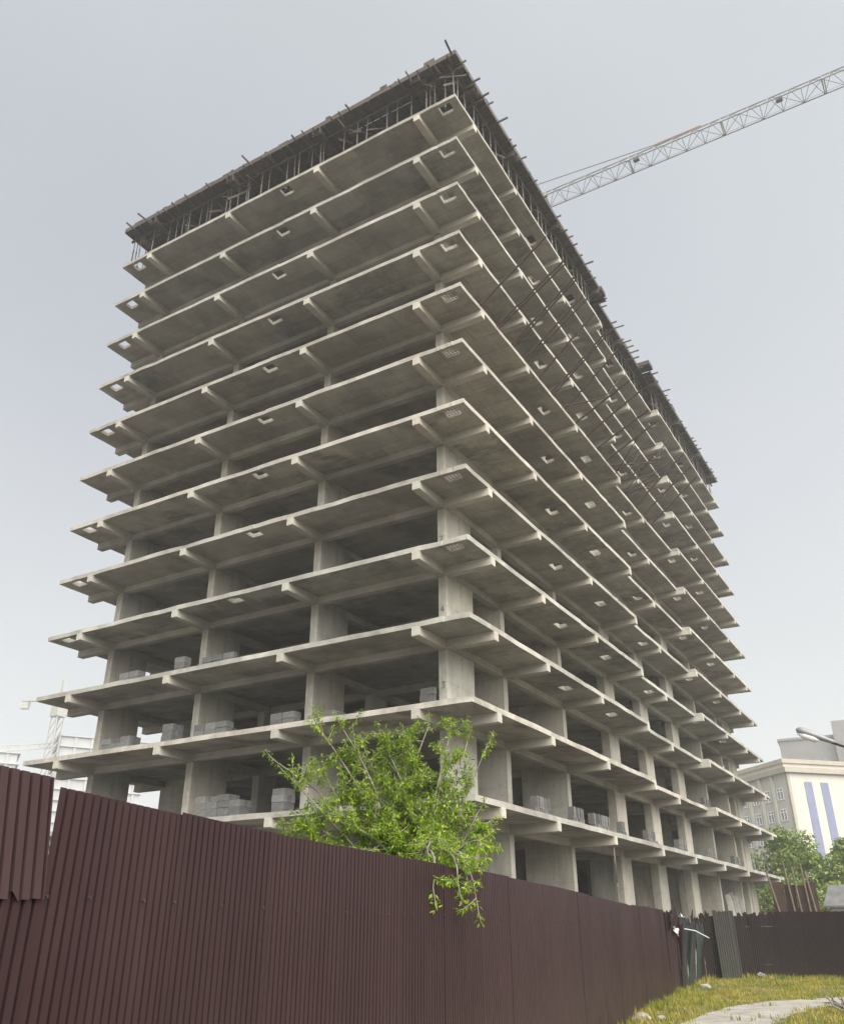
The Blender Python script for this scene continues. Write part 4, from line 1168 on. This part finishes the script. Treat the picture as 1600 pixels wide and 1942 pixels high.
# ------------------------------------------------------------------ hazy skyline at the left
def far_crane(x, y, h, label, jib_dir, jl, cj, scale=1.0):
    t = thing('distant_crane', label, 'crane', (x, y, GZ))
    m = MB(); w = 1.3
    for dx in (-w, w):
        for dy in (-w, w): m.bar((dx, dy, 0), (dx, dy, h), .26)
    z = 0
    while z < h - 3:
        m.bar((-w, -w, z), (w, -w, z + 3.2), .17); m.bar((w, -w, z), (w, w, z + 3.2), .17); m.bar((-w, w, z), (w, w, z + 3.2), .17); z += 3.2
    m.build('mast', M['cranepale'], t)
    d = Vector(jib_dir).normalized()
    m = MB(); m.bar((0, 0, h + 1), Vector((0, 0, h + 1)) + d * jl, .5); m.bar((0, 0, h + 3), Vector((0, 0, h + 2.2)) + d * jl, .4)
    k = 0
    while k < jl - 3: m.bar(Vector((0,0,h+1)) + d*k, Vector((0,0,h+2.8)) + d*(k+1.5), .25); m.bar(Vector((0,0,h+2.8)) + d*(k+1.5), Vector((0,0,h+1)) + d*(k+3), .25); k += 3
    m.build('jib', M['cranepale'], t)
    c = -d; c.z = 0
    MB().bar((0, 0, h + 1), Vector((0, 0, h + 1)) + c * cj, 1.2, .5).build('counter_jib', M['cranepale'], t)
    MB().bar(Vector((0, 0, h - .6)) + c * (cj - 2.5), Vector((0, 0, h - .6)) + c * cj, 1.6, 2.2).build('counterweight', M['cranepale'], t)
    MB().box(-1.8, 1.8, -1.8, 1.8, h - 4.5, h - 1.5).build('cab', M['cranepale'], t)
    MB().bar((0, 0, h), (0, 0, h + 7.5), .9).build('tower_head', M['cranepale'], t)
far_crane(-229.2, 151.3, 69.5, 'faint tower crane in the haze left of the tower block', (1, .5, .05), 40, 13)
far_crane(-245, 130, 50.5, 'very faint low crane at the left edge with its jib rising to the right', (0.45, .85, .16), 34, 8)
def frame_building(x, y, rz, w, d, nf, label, fh=3.3):
    t = thing('distant_building', label, 'building', (x, y, GZ), rz, )
    cme = MB().box(0, .7, 0, .7, 0, fh - .37).mesh('column', M['farpale'])
    for k in range(nf + 1): MB().box(0, w, 0, d, k * fh, k * fh + .35).build('floor_slab', M['farpale'], t)
    for k in range(nf):
        for i in range(int(w / 5) + 1): link('column', cme, t, (i * 5, .3, k * fh + .36))
        MB().box(.8, w - .8, .75, d - 1, k * fh + .36, (k + 1) * fh - .01).build('wall', M['farpale'], t)
    return t
frame_building(-229, 153, R(58), 28, 16, 18, 'faint unfinished block in the haze right of the distant crane')
frame_building(-250, 120, R(58), 29, 16, 16, 'faint flat roofed block at the far left edge above the fence')

# ------------------------------------------------------------------ hazy air
hm = NT('haze_air')
hm.t.nodes.remove(hm.b)
pv = hm.n('ShaderNodeVolumePrincipled')
pv.inputs['Color'].default_value = (0.99, 0.99, 0.985, 1)
pv.inputs['Density'].default_value = 0.0008
pv.inputs['Anisotropy'].default_value = 0.2
hm.l(pv.outputs['Volume'], hm.out.inputs['Volume'])
hz = MB().box(-420, 260, -120, 420, GZ - 1, 72.0).build('haze', hm.m)
kind(hz, 'stuff'); tag(hz, 'pale hazy air over the whole site', 'haze')
